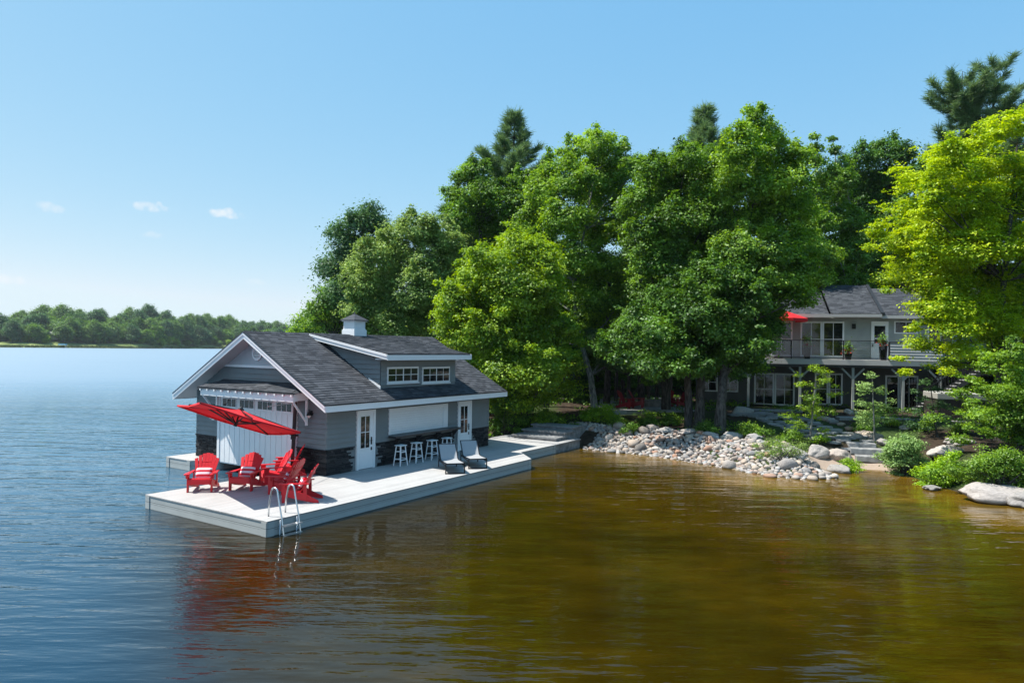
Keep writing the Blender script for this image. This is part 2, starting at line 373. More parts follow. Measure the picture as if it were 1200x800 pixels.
SUN = Vector((-1.308, .095, 2.35)).normalized()
el = math.asin(SUN.z); az = math.atan2(SUN.x, SUN.y)     # from +Y towards +X
sun = bpy.data.lights.new('sun', 'SUN'); so = bpy.data.objects.new('sun', sun); COL.objects.link(so)
sun.energy = 5.0; sun.angle = R(.5); sun.color = (1, .95, .87)
so.rotation_euler = SUN.to_track_quat('Z', 'Y').to_euler()
w = bpy.data.worlds.new('World'); sc.world = w; w.use_nodes = True
nt = w.node_tree; nt.nodes.clear(); L = nt.links.new
wo = nt.nodes.new('ShaderNodeOutputWorld'); bg = nt.nodes.new('ShaderNodeBackground'); sk = nt.nodes.new('ShaderNodeTexSky')
sk.sky_type = 'NISHITA'; sk.sun_disc = False; sk.sun_elevation = el; sk.sun_rotation = az
sk.air_density = .7; sk.dust_density = .5; sk.ozone_density = 2.0; sk.altitude = 50
bg.inputs['Strength'].default_value = .125
# a few small fair-weather puffs low over the far shore, as directions in the sky
tcw = nt.nodes.new('ShaderNodeTexCoord'); nz = nt.nodes.new('ShaderNodeTexNoise'); nz.inputs['Scale'].default_value = 85; nz.inputs['Detail'].default_value = 5
L(tcw.outputs['Generated'], nz.inputs['Vector'])
acc = None
for (px, py, wd, hg, a) in ((60, 243, 14, 5, .4), (176, 242, 17, 6, .6), (264, 250, 18, 6, .7), (178, 275, 10, 4, .3), (6, 327, 18, 5, .4), (300, 330, 13, 4, .2)):
    d = Vector(ray(px, py)).normalized(); sx = d.cross(Vector((0, 0, 1))).normalized(); sy = sx.cross(d)
    va = N(nt, 'ShaderNodeVectorMath', operation='DOT_PRODUCT'); va.inputs[1].default_value = sx*(F/wd); L(tcw.outputs['Generated'], va.inputs[0])
    vb = N(nt, 'ShaderNodeVectorMath', operation='DOT_PRODUCT'); vb.inputs[1].default_value = sy*(F/hg); L(tcw.outputs['Generated'], vb.inputs[0])
    vc = N(nt, 'ShaderNodeVectorMath', operation='DOT_PRODUCT'); vc.inputs[1].default_value = d; L(tcw.outputs['Generated'], vc.inputs[0])
    q1 = N(nt, 'ShaderNodeMath', operation='POWER'); q1.inputs[1].default_value = 2; L(va.outputs['Value'], q1.inputs[0])
    q2 = N(nt, 'ShaderNodeMath', operation='POWER'); q2.inputs[1].default_value = 2; L(vb.outputs['Value'], q2.inputs[0])
    q3 = N(nt, 'ShaderNodeMath', operation='ADD'); L(q1.outputs[0], q3.inputs[0]); L(q2.outputs[0], q3.inputs[1])
    nn = N(nt, 'ShaderNodeMath', operation='MULTIPLY_ADD'); nn.inputs[1].default_value = 3.6; L(nz.outputs['Fac'], nn.inputs[0]); L(q3.outputs[0], nn.inputs[2])
    mr = N(nt, 'ShaderNodeMapRange', interpolation_type='SMOOTHSTEP'); mr.inputs['From Min'].default_value = 1.5; mr.inputs['From Max'].default_value = 3.0
    mr.inputs['To Min'].default_value = a; mr.inputs['To Max'].default_value = 0; L(nn.outputs[0], mr.inputs['Value'])
    fr = N(nt, 'ShaderNodeMath', operation='GREATER_THAN'); fr.inputs[1].default_value = 0; L(vc.outputs['Value'], fr.inputs[0])
    mu = N(nt, 'ShaderNodeMath', operation='MULTIPLY'); L(fr.outputs[0], mu.inputs[0]); L(mr.outputs['Result'], mu.inputs[1])
    if acc is None: acc = mu
    else:
        ad = N(nt, 'ShaderNodeMath', operation='MAXIMUM'); L(acc.outputs[0], ad.inputs[0]); L(mu.outputs[0], ad.inputs[1]); acc = ad
mxw = N(nt, 'ShaderNodeMix', data_type='RGBA'); mxw.inputs['B'].default_value = (4.7, 4.8, 4.9, 1)
# the camera's soft highlight roll-off per channel, applied to the sky's own radiance
spc = N(nt, 'ShaderNodeSeparateColor'); cmb = N(nt, 'ShaderNodeCombineColor'); L(sk.outputs['Color'], spc.inputs[0])
for ch_, k_, p_, mx_ in (('Red', 1.14, .85, 3.8), ('Green', 2.15, .42, 4.5), ('Blue', 3.64, .15, 4.9)):
    pw = N(nt, 'ShaderNodeMath', operation='POWER'); pw.inputs[1].default_value = p_; L(spc.outputs[ch_], pw.inputs[0])
    ml = N(nt, 'ShaderNodeMath', operation='MULTIPLY'); ml.inputs[1].default_value = k_; mn = N(nt, 'ShaderNodeMath', operation='MINIMUM'); mn.inputs[1].default_value = mx_
    L(pw.outputs[0], ml.inputs[0]); L(ml.outputs[0], mn.inputs[0]); L(mn.outputs[0], cmb.inputs[ch_])
L(acc.outputs[0], mxw.inputs['Factor']); L(cmb.outputs[0], mxw.inputs['A']); L(mxw.outputs['Result'], bg.inputs['Color'])
L(bg.outputs[0], wo.inputs['Surface'])
sc.view_settings.view_transform = 'Standard'; sc.view_settings.look = 'None'; sc.view_settings.gamma = 1; sc.view_settings.exposure = 0.70
sc.cycles.max_bounces = 6; sc.cycles.diffuse_bounces = 3; sc.cycles.glossy_bounces = 3; sc.cycles.transmission_bounces = 4; sc.cycles.transparent_max_bounces = 8
sc.cycles.use_denoising = True; sc.cycles.caustics_reflective = False; sc.cycles.caustics_refractive = False

# ------------------------------------------------------------------ terrain
SHORE = [(-60, 330), (-42, 120), (-25, 70), (-13, 45), (-8.5, 37.5), (-5, 36.0), (-1, 35.6), (1.6, 35.3), (3.1, 34.6), (4.1, 33.8), (6.3, 32.4), (8.1, 30.4), (9.6, 28.2), (10, 27.5), (11, 26.9),
         (12.3, 27.1), (12.9, 28.3), (14.0, 29.3), (15.3, 29.0), (15.6, 27.6), (15.6, 25), (15.3, 23.2), (16.1, 22.2), (18, 20.6), (25, 17), (60, 8), (300, -20), (400, 400), (100, 500)]
SH = np.array(SHORE, float)
def sdist(x, y):
    x = np.asarray(x, float); y = np.asarray(y, float)
    d = np.full(x.shape, 1e9); inside = np.zeros(x.shape, bool)
    for i in range(len(SH)):
        ax, ay = SH[i]; bx, by = SH[(i+1) % len(SH)]
        t = np.clip(((x-ax)*(bx-ax)+(y-ay)*(by-ay))/((bx-ax)**2+(by-ay)**2), 0, 1)
        d = np.minimum(d, np.hypot(x-ax-t*(bx-ax), y-ay-t*(by-ay)))
        cond = ((ay > y) != (by > y)); 
        xi = ax+(y-ay)*(bx-ax)/((by-ay) if by != ay else 1e-9)
        inside ^= cond & (x < xi)
    return np.where(inside, d, -d)
def ss(t): t = np.clip(t, 0, 1); return t*t*(3-2*t)
def hgt(x, y):
    x = np.asarray(x, float); y = np.asarray(y, float)
    d = sdist(x, y)
    bank = .88*ss(d/2.7)+.45*ss((d-2.7)/7.0)
    beach = np.exp(-(((x-14.1)/1.5)**2+((y-29.6)/1.5)**2))
    bank = bank*(1-.8*beach)
    hill = .14*np.clip(y-51, 0, 40)
    hill = hill*ss((d-4)/10)
    left = ss((-4-x)/6)*(-.35)*ss(d/3)
    z = np.where(d > 0, bank+hill+left, np.maximum(d*.35, -1.2))
    z = z+.05*np.sin(x*1.7+y*.6)*np.cos(y*1.3-x*.4)*ss(d/1.5)
    return z
def hz(x, y): return float(hgt(np.array([x]), np.array([y]))[0])
def ground_grid(name, xs, ys, m):
    X, Y = np.meshgrid(xs, ys); Z = hgt(X.ravel(), Y.ravel())
    v = np.stack([X.ravel(), Y.ravel(), Z], 1); nx, ny = len(xs), len(ys)
    i = (np.arange(ny-1)[:, None]*nx+np.arange(nx-1)[None]).ravel()
    q = np.stack([i, i+1, i+nx+1, i+nx], 1)
    return np_mesh(name, v, q, m, smooth=True)
xs = np.concatenate([np.linspace(-90, -20, 15)[:-1], np.arange(-20, 40, .4), np.linspace(40, 400, 25)])
ys = np.concatenate([np.linspace(-25, 16, 12)[:-1], np.arange(16, 56, .4), np.linspace(56, 420, 50)])
def ground_mat():
    m, nt, out = newmat('ground'); L = nt.links.new
    b = N(nt, 'ShaderNodeBsdfPrincipled'); b.inputs['Roughness'].default_value = .95; b.inputs['Specular IOR Level'].default_value = .15
    tc = N(nt, 'ShaderNodeTexCoord'); n1 = N(nt, 'ShaderNodeTexNoise'); n1.inputs['Scale'].default_value = 3; n1.inputs['Detail'].default_value = 8; n1.inputs['Roughness'].default_value = .7
    L(tc.outputs['Object'], n1.inputs['Vector'])
    cr = N(nt, 'ShaderNodeValToRGB'); e = cr.color_ramp.elements; e[0].position = .35; e[0].color = (.018, .014, .010, 1); e[1].position = .68; e[1].color = (.07, .05, .034, 1)
    L(n1.outputs['Fac'], cr.inputs['Fac'])
    n5 = N(nt, 'ShaderNodeTexNoise'); n5.inputs['Scale'].default_value = .22; n5.inputs['Detail'].default_value = 6; L(tc.outputs['Object'], n5.inputs['Vector'])      # mossy, weedy patches among the leaf litter
    m5 = N(nt, 'ShaderNodeMapRange'); m5.inputs['From Min'].default_value = .46; m5.inputs['From Max'].default_value = .56; L(n5.outputs['Fac'], m5.inputs['Value'])
    x5 = N(nt, 'ShaderNodeMix', data_type='RGBA'); x5.inputs['B'].default_value = (.035, .06, .015, 1); L(m5.outputs['Result'], x5.inputs['Factor']); L(cr.outputs['Color'], x5.inputs['A'])
    # pale sand of the little beach
    sp = N(nt, 'ShaderNodeVectorMath', operation='DISTANCE'); sp.inputs[1].default_value = (14.2, 29.4, .1); L(tc.outputs['Object'], sp.inputs[0])
    ad = N(nt, 'ShaderNodeMath', operation='MULTIPLY_ADD'); ad.inputs[1].default_value = 1.2; L(n1.outputs['Fac'], ad.inputs[0]); L(sp.outputs['Value'], ad.inputs[2])
    mr = N(nt, 'ShaderNodeMapRange'); mr.inputs['From Min'].default_value = 2.1; mr.inputs['From Max'].default_value = 2.6; mr.inputs['To Min'].default_value = 1; mr.inputs['To Max'].default_value = 0
    L(ad.outputs[0], mr.inputs['Value'])
    mx = N(nt, 'ShaderNodeMix', data_type='RGBA'); mx.inputs['B'].default_value = (.33, .26, .21, 1); L(mr.outputs['Result'], mx.inputs['Factor']); L(x5.outputs['Result'], mx.inputs['A'])
    L(mx.outputs['Result'], b.inputs['Base Color'])
    bp = N(nt, 'ShaderNodeBump'); bp.inputs['Strength'].default_value = .8; bp.inputs['Distance'].default_value = .05; L(n1.outputs['Fac'], bp.inputs['Height']); L(bp.outputs['Normal'], b.inputs['Normal'])
    L(b.outputs['BSDF'], out.inputs['Surface']); return m
tag(ground_grid('ground', xs, ys, ground_mat()), 'dark mulch covered bank of the near shore', kind='structure')

# ------------------------------------------------------------------ water
def water_mat():
    m, nt, out = newmat('lake_water'); L = nt.links.new
    tc = N(nt, 'ShaderNodeTexCoord')
    def noise(scale, detail, rough=.5, stretch=(1, 1, 1), rot=0):
        mp = N(nt, 'ShaderNodeMapping'); mp.inputs['Scale'].default_value = stretch; mp.inputs['Rotation'].default_value = (0, 0, rot)
        n = N(nt, 'ShaderNodeTexNoise'); n.inputs['Scale'].default_value = scale; n.inputs['Detail'].default_value = detail; n.inputs['Roughness'].default_value = rough
        L(tc.outputs['Object'], mp.inputs['Vector']); L(mp.outputs[0], n.inputs['Vector']); return n
    # body: tea-stained water, amber where the sandy bottom is shallow
    n1 = noise(.16, 4, .6, (1, 1.6, 1), .3); n2 = noise(.9, 5, .65, (1, 2.2, 1), -.2)
    at_ = N(nt, 'ShaderNodeAttribute', attribute_name='shallow')
    ad = N(nt, 'ShaderNodeMath', operation='MULTIPLY_ADD'); ad.inputs[1].default_value = .9; L(n1.outputs['Fac'], ad.inputs[0]); L(at_.outputs['Fac'], ad.inputs[2])
    a2 = N(nt, 'ShaderNodeMath', operation='MULTIPLY_ADD'); a2.inputs[1].default_value = .45; L(n2.outputs['Fac'], a2.inputs[0]); L(ad.outputs[0], a2.inputs[2])
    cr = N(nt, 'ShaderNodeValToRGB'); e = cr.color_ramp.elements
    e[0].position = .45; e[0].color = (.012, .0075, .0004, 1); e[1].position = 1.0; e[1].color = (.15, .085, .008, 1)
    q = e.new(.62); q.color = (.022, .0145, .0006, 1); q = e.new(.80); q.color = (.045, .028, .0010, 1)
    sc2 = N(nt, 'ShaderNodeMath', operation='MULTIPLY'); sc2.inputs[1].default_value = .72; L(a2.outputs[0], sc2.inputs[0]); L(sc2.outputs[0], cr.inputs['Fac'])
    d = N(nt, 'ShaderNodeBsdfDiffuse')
    cb = N(nt, 'ShaderNodeAttribute', attribute_name='no_sky_tint'); bm_ = N(nt, 'ShaderNodeMix', data_type='RGBA')
    oa = N(nt, 'ShaderNodeAttribute', attribute_name='far_sky_tint'); om = N(nt, 'ShaderNodeMix', data_type='RGBA'); om.inputs['A'].default_value = (.007, .032, .060, 1); om.inputs['B'].default_value = (.06, .15, .23, 1)  # sky reflection painted into the body colour as blue, paler blue with distance
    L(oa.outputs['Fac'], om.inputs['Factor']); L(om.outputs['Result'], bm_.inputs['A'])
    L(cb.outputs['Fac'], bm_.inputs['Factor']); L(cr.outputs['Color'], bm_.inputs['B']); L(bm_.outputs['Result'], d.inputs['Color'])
    g = N(nt, 'ShaderNodeBsdfGlossy'); g.inputs['Roughness'].default_value = .015; g.inputs['Color'].default_value = (1, 1, 1, 1)
    # ripples, steadier wind streaks towards the open lake (left and far)
    r1 = noise(.6, 2, .5, (.45, 1.6, 1), .12); r2 = noise(1.15, 3, .5, (.42, 1.8, 1), -.10); r3 = noise(3.2, 3, .5, (.5, 1.7, 1), .12)
    pa = noise(.05, 3, .6, (.5, 1.6, 1), .1)
    ca = N(nt, 'ShaderNodeAttribute', attribute_name='calm')
    s1 = N(nt, 'ShaderNodeMath', operation='MULTIPLY'); s1.inputs[1].default_value = .08; L(r1.outputs['Fac'], s1.inputs[0])
    s2 = N(nt, 'ShaderNodeMath', operation='MULTIPLY_ADD'); s2.inputs[1].default_value = .10; L(r2.outputs['Fac'], s2.inputs[0]); L(s1.outputs[0], s2.inputs[2])
    s3 = N(nt, 'ShaderNodeMath', operation='MULTIPLY_ADD'); s3.inputs[1].default_value = .026; L(r3.outputs['Fac'], s3.inputs[0]); L(s2.outputs[0], s3.inputs[2])
    amp = N(nt, 'ShaderNodeMapRange'); amp.inputs['From Min'].default_value = 0; amp.inputs['From Max'].default_value = 1; amp.inputs['To Min'].default_value = 1.0; amp.inputs['To Max'].default_value = .33
    L(ca.outputs['Fac'], amp.inputs['Value'])
    pm = N(nt, 'ShaderNodeMapRange'); pm.inputs['From Min'].default_value = .35; pm.inputs['From Max'].default_value = .65; pm.inputs['To Min'].default_value = .6; pm.inputs['To Max'].default_value = 1.25
    L(pa.outputs['Fac'], pm.inputs['Value'])
    fa = N(nt, 'ShaderNodeAttribute', attribute_name='lee'); fm = N(nt, 'ShaderNodeMapRange'); fm.inputs['To Min'].default_value = 1.0; fm.inputs['To Max'].default_value = .30; L(fa.outputs['Fac'], fm.inputs['Value'])
    m0 = N(nt, 'ShaderNodeMath', operation='MULTIPLY'); L(amp.outputs['Result'], m0.inputs[0]); L(fm.outputs['Result'], m0.inputs[1])
    mu = N(nt, 'ShaderNodeMath', operation='MULTIPLY'); L(m0.outputs[0], mu.inputs[0]); L(pm.outputs['Result'], mu.inputs[1])
    hh = N(nt, 'ShaderNodeMath', operation='MULTIPLY'); L(s3.outputs[0], hh.inputs[0]); L(mu.outputs[0], hh.inputs[1])
    bp = N(nt, 'ShaderNodeBump'); bp.inputs['Strength'].default_value = 1; bp.inputs['Distance'].default_value = 1.0; L(hh.outputs[0], bp.inputs['Height'])
    rg = N(nt, 'ShaderNodeMapRange'); rg.inputs['To Min'].default_value = .012; rg.inputs['To Max'].default_value = .42; L(fa.outputs['Fac'], rg.inputs['Value']); L(rg.outputs['Result'], g.inputs['Roughness'])
    fr = N(nt, 'ShaderNodeFresnel'); fr.inputs['IOR'].default_value = 1.333
    L(bp.outputs['Normal'], g.inputs['Normal']); L(bp.outputs['Normal'], fr.inputs['Normal'])
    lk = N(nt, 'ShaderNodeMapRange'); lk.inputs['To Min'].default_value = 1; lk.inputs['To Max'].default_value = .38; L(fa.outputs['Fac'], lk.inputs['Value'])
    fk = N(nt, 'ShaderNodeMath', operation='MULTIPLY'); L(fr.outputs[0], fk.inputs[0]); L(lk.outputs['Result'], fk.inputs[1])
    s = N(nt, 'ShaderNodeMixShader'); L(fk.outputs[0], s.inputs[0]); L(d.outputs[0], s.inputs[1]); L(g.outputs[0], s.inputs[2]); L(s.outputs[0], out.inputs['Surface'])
    return m
xs = np.concatenate([np.linspace(-3000, -60, 24)[:-1], np.linspace(-60, -20, 12)[:-1], np.arange(-20, 30, .8), np.linspace(30, 3000, 24)])
ys = np.concatenate([np.linspace(-300, 0, 6)[:-1], np.arange(0, 50, .8), np.linspace(50, 200, 20)[:-1], np.linspace(200, 3500, 20)])
X, Y = np.meshgrid(xs, ys); nx, ny = len(xs), len(ys)
v = np.stack([X.ravel(), Y.ravel(), np.zeros(X.size)], 1)
i = (np.arange(ny-1)[:, None]*nx+np.arange(nx-1)[None]).ravel()
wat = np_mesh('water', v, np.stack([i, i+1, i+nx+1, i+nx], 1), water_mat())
dd = -sdist(X.ravel(), Y.ravel())
# bottom is shallow in the bay between the deck and the stone bank
bay = ss((X.ravel()+7.5)/9.0)*ss((X.ravel()+14-0.32*Y.ravel())/8)
shal = np.clip(.5*np.exp(-np.clip(dd, 0, None)/9.0)+.12*bay, 0, 1)*np.where(X.ravel() > -12, 1, 0)
shal = shal*ss((X.ravel()+8)/8)
at_ = wat.data.attributes.new('shallow', 'FLOAT', 'POINT'); at_.data.foreach_set('value', shal.astype(np.float32))
at_ = wat.data.attributes.new('lee', 'FLOAT', 'POINT'); at_.data.foreach_set('value', ss((np.hypot(X.ravel(), Y.ravel())-25)/110).astype(np.float32))
at_ = wat.data.attributes.new('far_sky_tint', 'FLOAT', 'POINT'); at_.data.foreach_set('value', ss((np.hypot(X.ravel(), Y.ravel())-8)/42).astype(np.float32))  # distance ramp for the sky blue painted into the body
at_ = wat.data.attributes.new('no_sky_tint', 'FLOAT', 'POINT'); at_.data.foreach_set('value', (ss((X.ravel()+np.minimum(.56*Y.ravel(), 10.6)+.9)/3.4)*np.where(X.ravel() > -2, 1, 1-ss((Y.ravel()-36)/22))).astype(np.float32))  # brown body kept where sky reflection is blocked; painted sky blue beyond this line
at_ = wat.data.attributes.new('calm', 'FLOAT', 'POINT'); at_.data.foreach_set('value', ss((X.ravel()+10.5)/9).astype(np.float32))
tag(wat, 'lake water, tinted with sky blue to the left and amber brown in the bay', kind='structure')
def haze_box():
    m, nt, out = newmat('haze'); v = N(nt, 'ShaderNodeVolumePrincipled'); v.inputs['Color'].default_value = (.80, .88, 1, 1); v.inputs['Density'].default_value = .00009; v.inputs['Anisotropy'].default_value = .2
    nt.links.new(v.outputs[0], out.inputs['Volume']); mb = MB(); mb.box(-3200, 3200, -400, 3600, -3, 60); o = mb.build('haze', m); tag(o, 'thin summer haze over the lake', 'haze', kind='stuff')
HAZE = haze_box
#PART2

# ------------------------------------------------------------------ decks
def skirted(name, label, poly, cat='dock', parent_loc=None, z=.4, bot=-.1, topm=None, sides=None):
    t = thing(name, label, cat, wor(0, 0, 0), HROT)
    mb = MB(); mb.poly([(a, b, z) for a, b in poly]); mb.poly([(a, b, z-.03) for a, b in poly][::-1])
    for k in range(len(poly)):
        p, q = poly[k], poly[(k+1) % len(poly)]; mb.poly([(p[0], p[1], z-.03), (q[0], q[1], z-.03), (q[0], q[1], z), (p[0], p[1], z)])
    mb.build('deck_boards', topm or M['deck'], t)
    f = MB(); n = len(poly)
    cx = sum(p[0] for p in poly)/n; cy = sum(p[1] for p in poly)/n
    for k in range(n):
        p, q = Vector((*poly[k], 0)), Vector((*poly[(k+1) % n], 0)); d = (q-p).normalized(); nn = Vector((d.y, -d.x, 0))
        o_ = nn*(-.015); i_ = nn*(-.055)
        for z0, z1 in ((z-.235, z-.034), (bot, z-.243)):
            f.hexa([p+i_+Vector((0, 0, z0)), q+i_+Vector((0, 0, z0)), q+o_+Vector((0, 0, z0)), p+o_+Vector((0, 0, z0)),
                    p+i_+Vector((0, 0, z1)), q+i_+Vector((0, 0, z1)), q+o_+Vector((0, 0, z1)), p+o_+Vector((0, 0, z1))])
        if (q-p).length > 1:      # a plain corner board at both ends
            for e, dd_ in ((p, d), (q, -d)):
                c0 = e+dd_*.03; c1 = e+dd_*.22
                f.hexa([c0-nn*.012+Vector((0, 0, bot)), c1-nn*.012+Vector((0, 0, bot)), c1+nn*.008+Vector((0, 0, bot)), c0+nn*.008+Vector((0, 0, bot)),
                        c0-nn*.012+Vector((0, 0, z-.035)), c1-nn*.012+Vector((0, 0, z-.035)), c1+nn*.008+Vector((0, 0, z-.035)), c0+nn*.008+Vector((0, 0, z-.035))])
    f.build('skirt_board', M['skirt'], t)
    return t
skirted('dock', 'large pale dock wrapping two sides of the boathouse, red chairs on its corner',
        [(0, 0), (12.61, 0), (13.88, 1.29), (16.9, 1.29), (16.9, 4.9), (14.66, 4.9), (14.66, 3.50), (5.6, 3.50), (5.6, 5.2), (0, 5.42)])
skirted('dock', 'small dock stub left of the white garage door', [(4.3, 9.9), (5.1, 9.30), (9.0, 9.30), (9.0, 11.5), (4.3, 11.5)])
# stone walkway that joins the dock to the shore, then three broad steps up the bank
t = thing('stone_walkway', 'grey stone walkway between the dock end and the bank, dappled with leaf shade', 'walkway', wor(0, 0, 0), HROT)
rs = random.Random(3)
mb = MB(); mb.box(16.9, 19.3, 1.31, 4.9, -.5, .37); mb.build('wall', M['concrete'], t)
a = 16.92
mb = MB()
while a < 19.2:
    b_ = 1.25; da = rs.uniform(.5, .7)
    while b_ < 4.8:
        db = rs.uniform(.6, 1.1); mb.box(a, min(a+da-.02, 19.3), b_, min(b_+db-.02, 4.95), .373, .41+rs.uniform(0, .012)); b_ += db
    a += da
mb.build('paving_slab', island_mat('paving', [(.24, .245, .25), (.32, .32, .32), (.40, .39, .38)]), t)
for k, (a0_, z_, lab) in enumerate(((17.7, .58, 'lowest of the three broad stone steps behind the dock walkway'), (18.6, .76, 'middle one of the three broad stone steps behind the dock walkway'), (19.5, .94, 'topmost of the three broad stone steps behind the dock walkway'))):
    t = thing('stone_step', lab, 'step', wor(0, 0, 0), HROT, 'broad steps from the dock up the bank')
    mb = MB(); mb.hexa([(a0_, 1.75+.04*k, .2), (a0_+1.6, 1.75+.04*k, .2), (a0_+1.6, 4.3, .2), (a0_, 4.1, .2), (a0_, 1.75+.04*k, z_-.08), (a0_+1.6, 1.75+.04*k, z_-.08), (a0_+1.6, 4.3, z_-.08), (a0_, 4.1, z_-.08)])
    mb.build('riser', M['concrete'], t)
    mb = MB(); mb.box(a0_-.06, a0_+.5, 1.69+.04*k, 4.2, z_-.077, z_); mb.box(a0_+.51, a0_+1.05, 1.69+.04*k, 4.25, z_-.077, z_-.004)
    mb.build('tread', M['flag'], t)

# ------------------------------------------------------------------ boathouse (local x = along ridge away, y = left)
BH = thing('boathouse', 'grey boathouse with white trim, dark shingle roof and a dormer, standing on the dock', 'boathouse', wor(0, 0, 0), HROT)
def lap(mb, O, D, Nn, s0f, s1f, z0, z1, m=0, step=.175, out=.040):
    O = Vector(O); D = Vector(D); Nn = Vector(Nn); z = z0
    while z < z1-.01:
        zt = min(z+step, z1); s00, s10 = s0f(z), s1f(z); s01, s11 = s0f(zt), s1f(zt)
        if s10-s00 > .02:
            if s11 < s01: s01 = s11 = (s01+s11)/2
            A = O+D*s00+Nn*out+Vector((0, 0, z)); B = O+D*s10+Nn*out+Vector((0, 0, z))
            C = O+D*s11+Nn*.002+Vector((0, 0, zt)); E = O+D*s01+Nn*.002+Vector((0, 0, zt))
            mb.poly([A, B, C, E], m); mb.poly([O+D*s00+Nn*.001+Vector((0, 0, z)), O+D*s10+Nn*.001+Vector((0, 0, z)), B, A], m)
        z = zt
BC = 7.18; SL = .562; RZ = 5.24
W0, W1 = 3.55, 10.80; A_F, A_B = 5.15, 14.65
def rz_(b): return RZ-SL*abs(b-BC)
def lim(lo, hi, zc):
    return (lambda z: max(lo, BC-(RZ-zc-z)/SL), lambda z: min(hi, BC+(RZ-zc-z)/SL))
# wall core
mb = MB(); g = [(A_F+.005, W0+.005, .3), (A_F+.005, W1-.005, .3), (A_F+.005, W1-.005, rz_(W1)-.15), (A_F+.005, BC, RZ-.15), (A_F+.005, W0+.005, rz_(W0)-.15)]
mb.prism(g, (A_B-A_F-.01, 0, 0)); mb.build('wall_core', M['siding'], BH)
mb = MB(); l0, l1 = lim(W0, W1, .16)
lap(mb, (A_F, 0, 0), (0, 1, 0), (-1, 0, 0), lambda z: W0, lambda z: 5.0, 1.27, 3.02)
lap(mb, (A_F, 0, 0), (0, 1, 0), (-1, 0, 0), lambda z: 9.34, lambda z: W1, 1.27, 3.02)
lap(mb, (A_F, 0, 0), (0, 1, 0), (-1, 0, 0), l0, l1, 3.02, 3.94)
mb.build('front_siding', M['siding'], BH)
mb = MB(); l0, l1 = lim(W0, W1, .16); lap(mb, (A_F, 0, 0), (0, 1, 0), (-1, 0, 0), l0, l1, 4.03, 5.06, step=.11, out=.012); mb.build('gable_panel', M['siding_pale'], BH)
mb = MB(); mb.box(A_F-.05, A_F-.003, BC-(RZ-.2-3.94)/SL, BC+(RZ-.2-3.94)/SL, 3.94, 4.03); mb.build('gable_band', M['white'], BH)
mb = MB(); lap(mb, (0, W0, 0), (1, 0, 0), (0, -1, 0), lambda z: A_F, lambda z: A_B, 1.27, 2.98); mb.build('side_siding', M['siding'], BH)
mb = MB(); lap(mb, (0, W1, 0), (-1, 0, 0), (0, 1, 0), lambda z: -A_B, lambda z: -A_F, .3, 2.98); lap(mb, (A_B, 0, 0), (0, 1, 0), (1, 0, 0), l0, l1, .4, 5.0); mb.build('rear_siding', M['siding'], BH)
for (x, y) in ((A_F, W0), (A_B, W0), (A_F, W1)):
    mb = MB(); mb.box(x-.03, x+.05, y-.03, y+.05, 1.27, 2.98) if y < 7 else mb.box(x-.03, x+.05, y-.05, y+.03, 1.27, 2.98)
    mb.build('corner_board', M['siding'], BH)
# dark ledgestone skirting, real little stones
def ledge(mb, O, D, Nn, s0, s1, z0, z1, rs, holes=()):
    z = z0; O = Vector(O); D = Vector(D); Nn = Vector(Nn)
    while z < z1-.02:
        h = min(rs.uniform(.045, .085), z1-z); s_ = s0
        while s_ < s1-.02:
            l = min(rs.uniform(.12, .42), s1-s_); p = rs.uniform(.022, .055)
            if not any(h0 < s_+l and s_ < h1 for h0, h1 in holes):
                a_ = O+D*(s_+.004); b_ = O+D*(s_+l-.004); k = Vector((0, 0, z+.004)); k2 = Vector((0, 0, z+h-.004))
                mb.hexa([a_+Nn*.004+k, b_+Nn*.004+k, b_+Nn*p+k, a_+Nn*p+k, a_+Nn*.004+k2, b_+Nn*.004+k2, b_+Nn*p+k2, a_+Nn*p+k2])
            s_ += l
        z += h
rs = random.Random(5)
for q0, q1 in ((3.50, 4.99), (9.42, 10.82)):
    mb = MB(); ledge(mb, (A_F, 0, 0), (0, 1, 0), (-1, 0, 0), q0, q1, .41, 1.23, rs); mb.box(A_F-.07, A_F-.002, q0-.02, q1+.01, 1.232, 1.265); mb.build('stone_skirting', M['stone'], BH)
mb = MB(); ledge(mb, (0, W0, 0), (1, 0, 0), (0, -1, 0), A_F+.0, A_B+.02, .41, 1.23, rs, ((6.42, 7.5), (12.28, 13.42)))
for s0_, s1_ in ((A_F-.06, 6.42), (7.5, 12.28), (13.42, A_B+.02)): mb.box(s0_, s1_, W0-.07, W0-.002, 1.232, 1.265)
mb.build('stone_skirting', M['stone'], BH)
# main roof: courses of shingles
def shingles(mb, p0, along, down, length, run, rs, course=.145, tab=.3, th=.012, m=0, keep=None):
    """p0 at ridge start; along/down unit vectors; individual tabs, each slightly proud of the course below"""
    along = Vector(along); down = Vector(down); nrm = along.cross(down); 
    if nrm.z < 0: nrm = -nrm
    p0 = Vector(p0); t = 0; row = 0
    while t < run-.01:
        t1 = min(t+course, run); s_ = -rs.uniform(0, tab)
        while s_ < length:
            l = tab*rs.uniform(.5, 1.3); a0_, a1_ = max(0, s_), min(length, s_+l); s_ += l
            if a1_-a0_ < .02: continue
            if keep and not keep((a0_+a1_)/2, (t+t1)/2): continue
            hi = th*rs.uniform(.8, 1.6)
            A = p0+along*a0_+down*t+nrm*.001; B = p0+along*a1_+down*t+nrm*.001
            C = p0+along*a1_+down*t1+nrm*hi; E = p0+along*a0_+down*t1+nrm*hi
            mb.poly([A, B, C, E], m); mb.poly([E, C, C-nrm*hi, E-nrm*hi], m)
        t = t1; row += 1
R_F, R_B = 4.54, 15.2; E0 = 2.93; E1 = 11.43
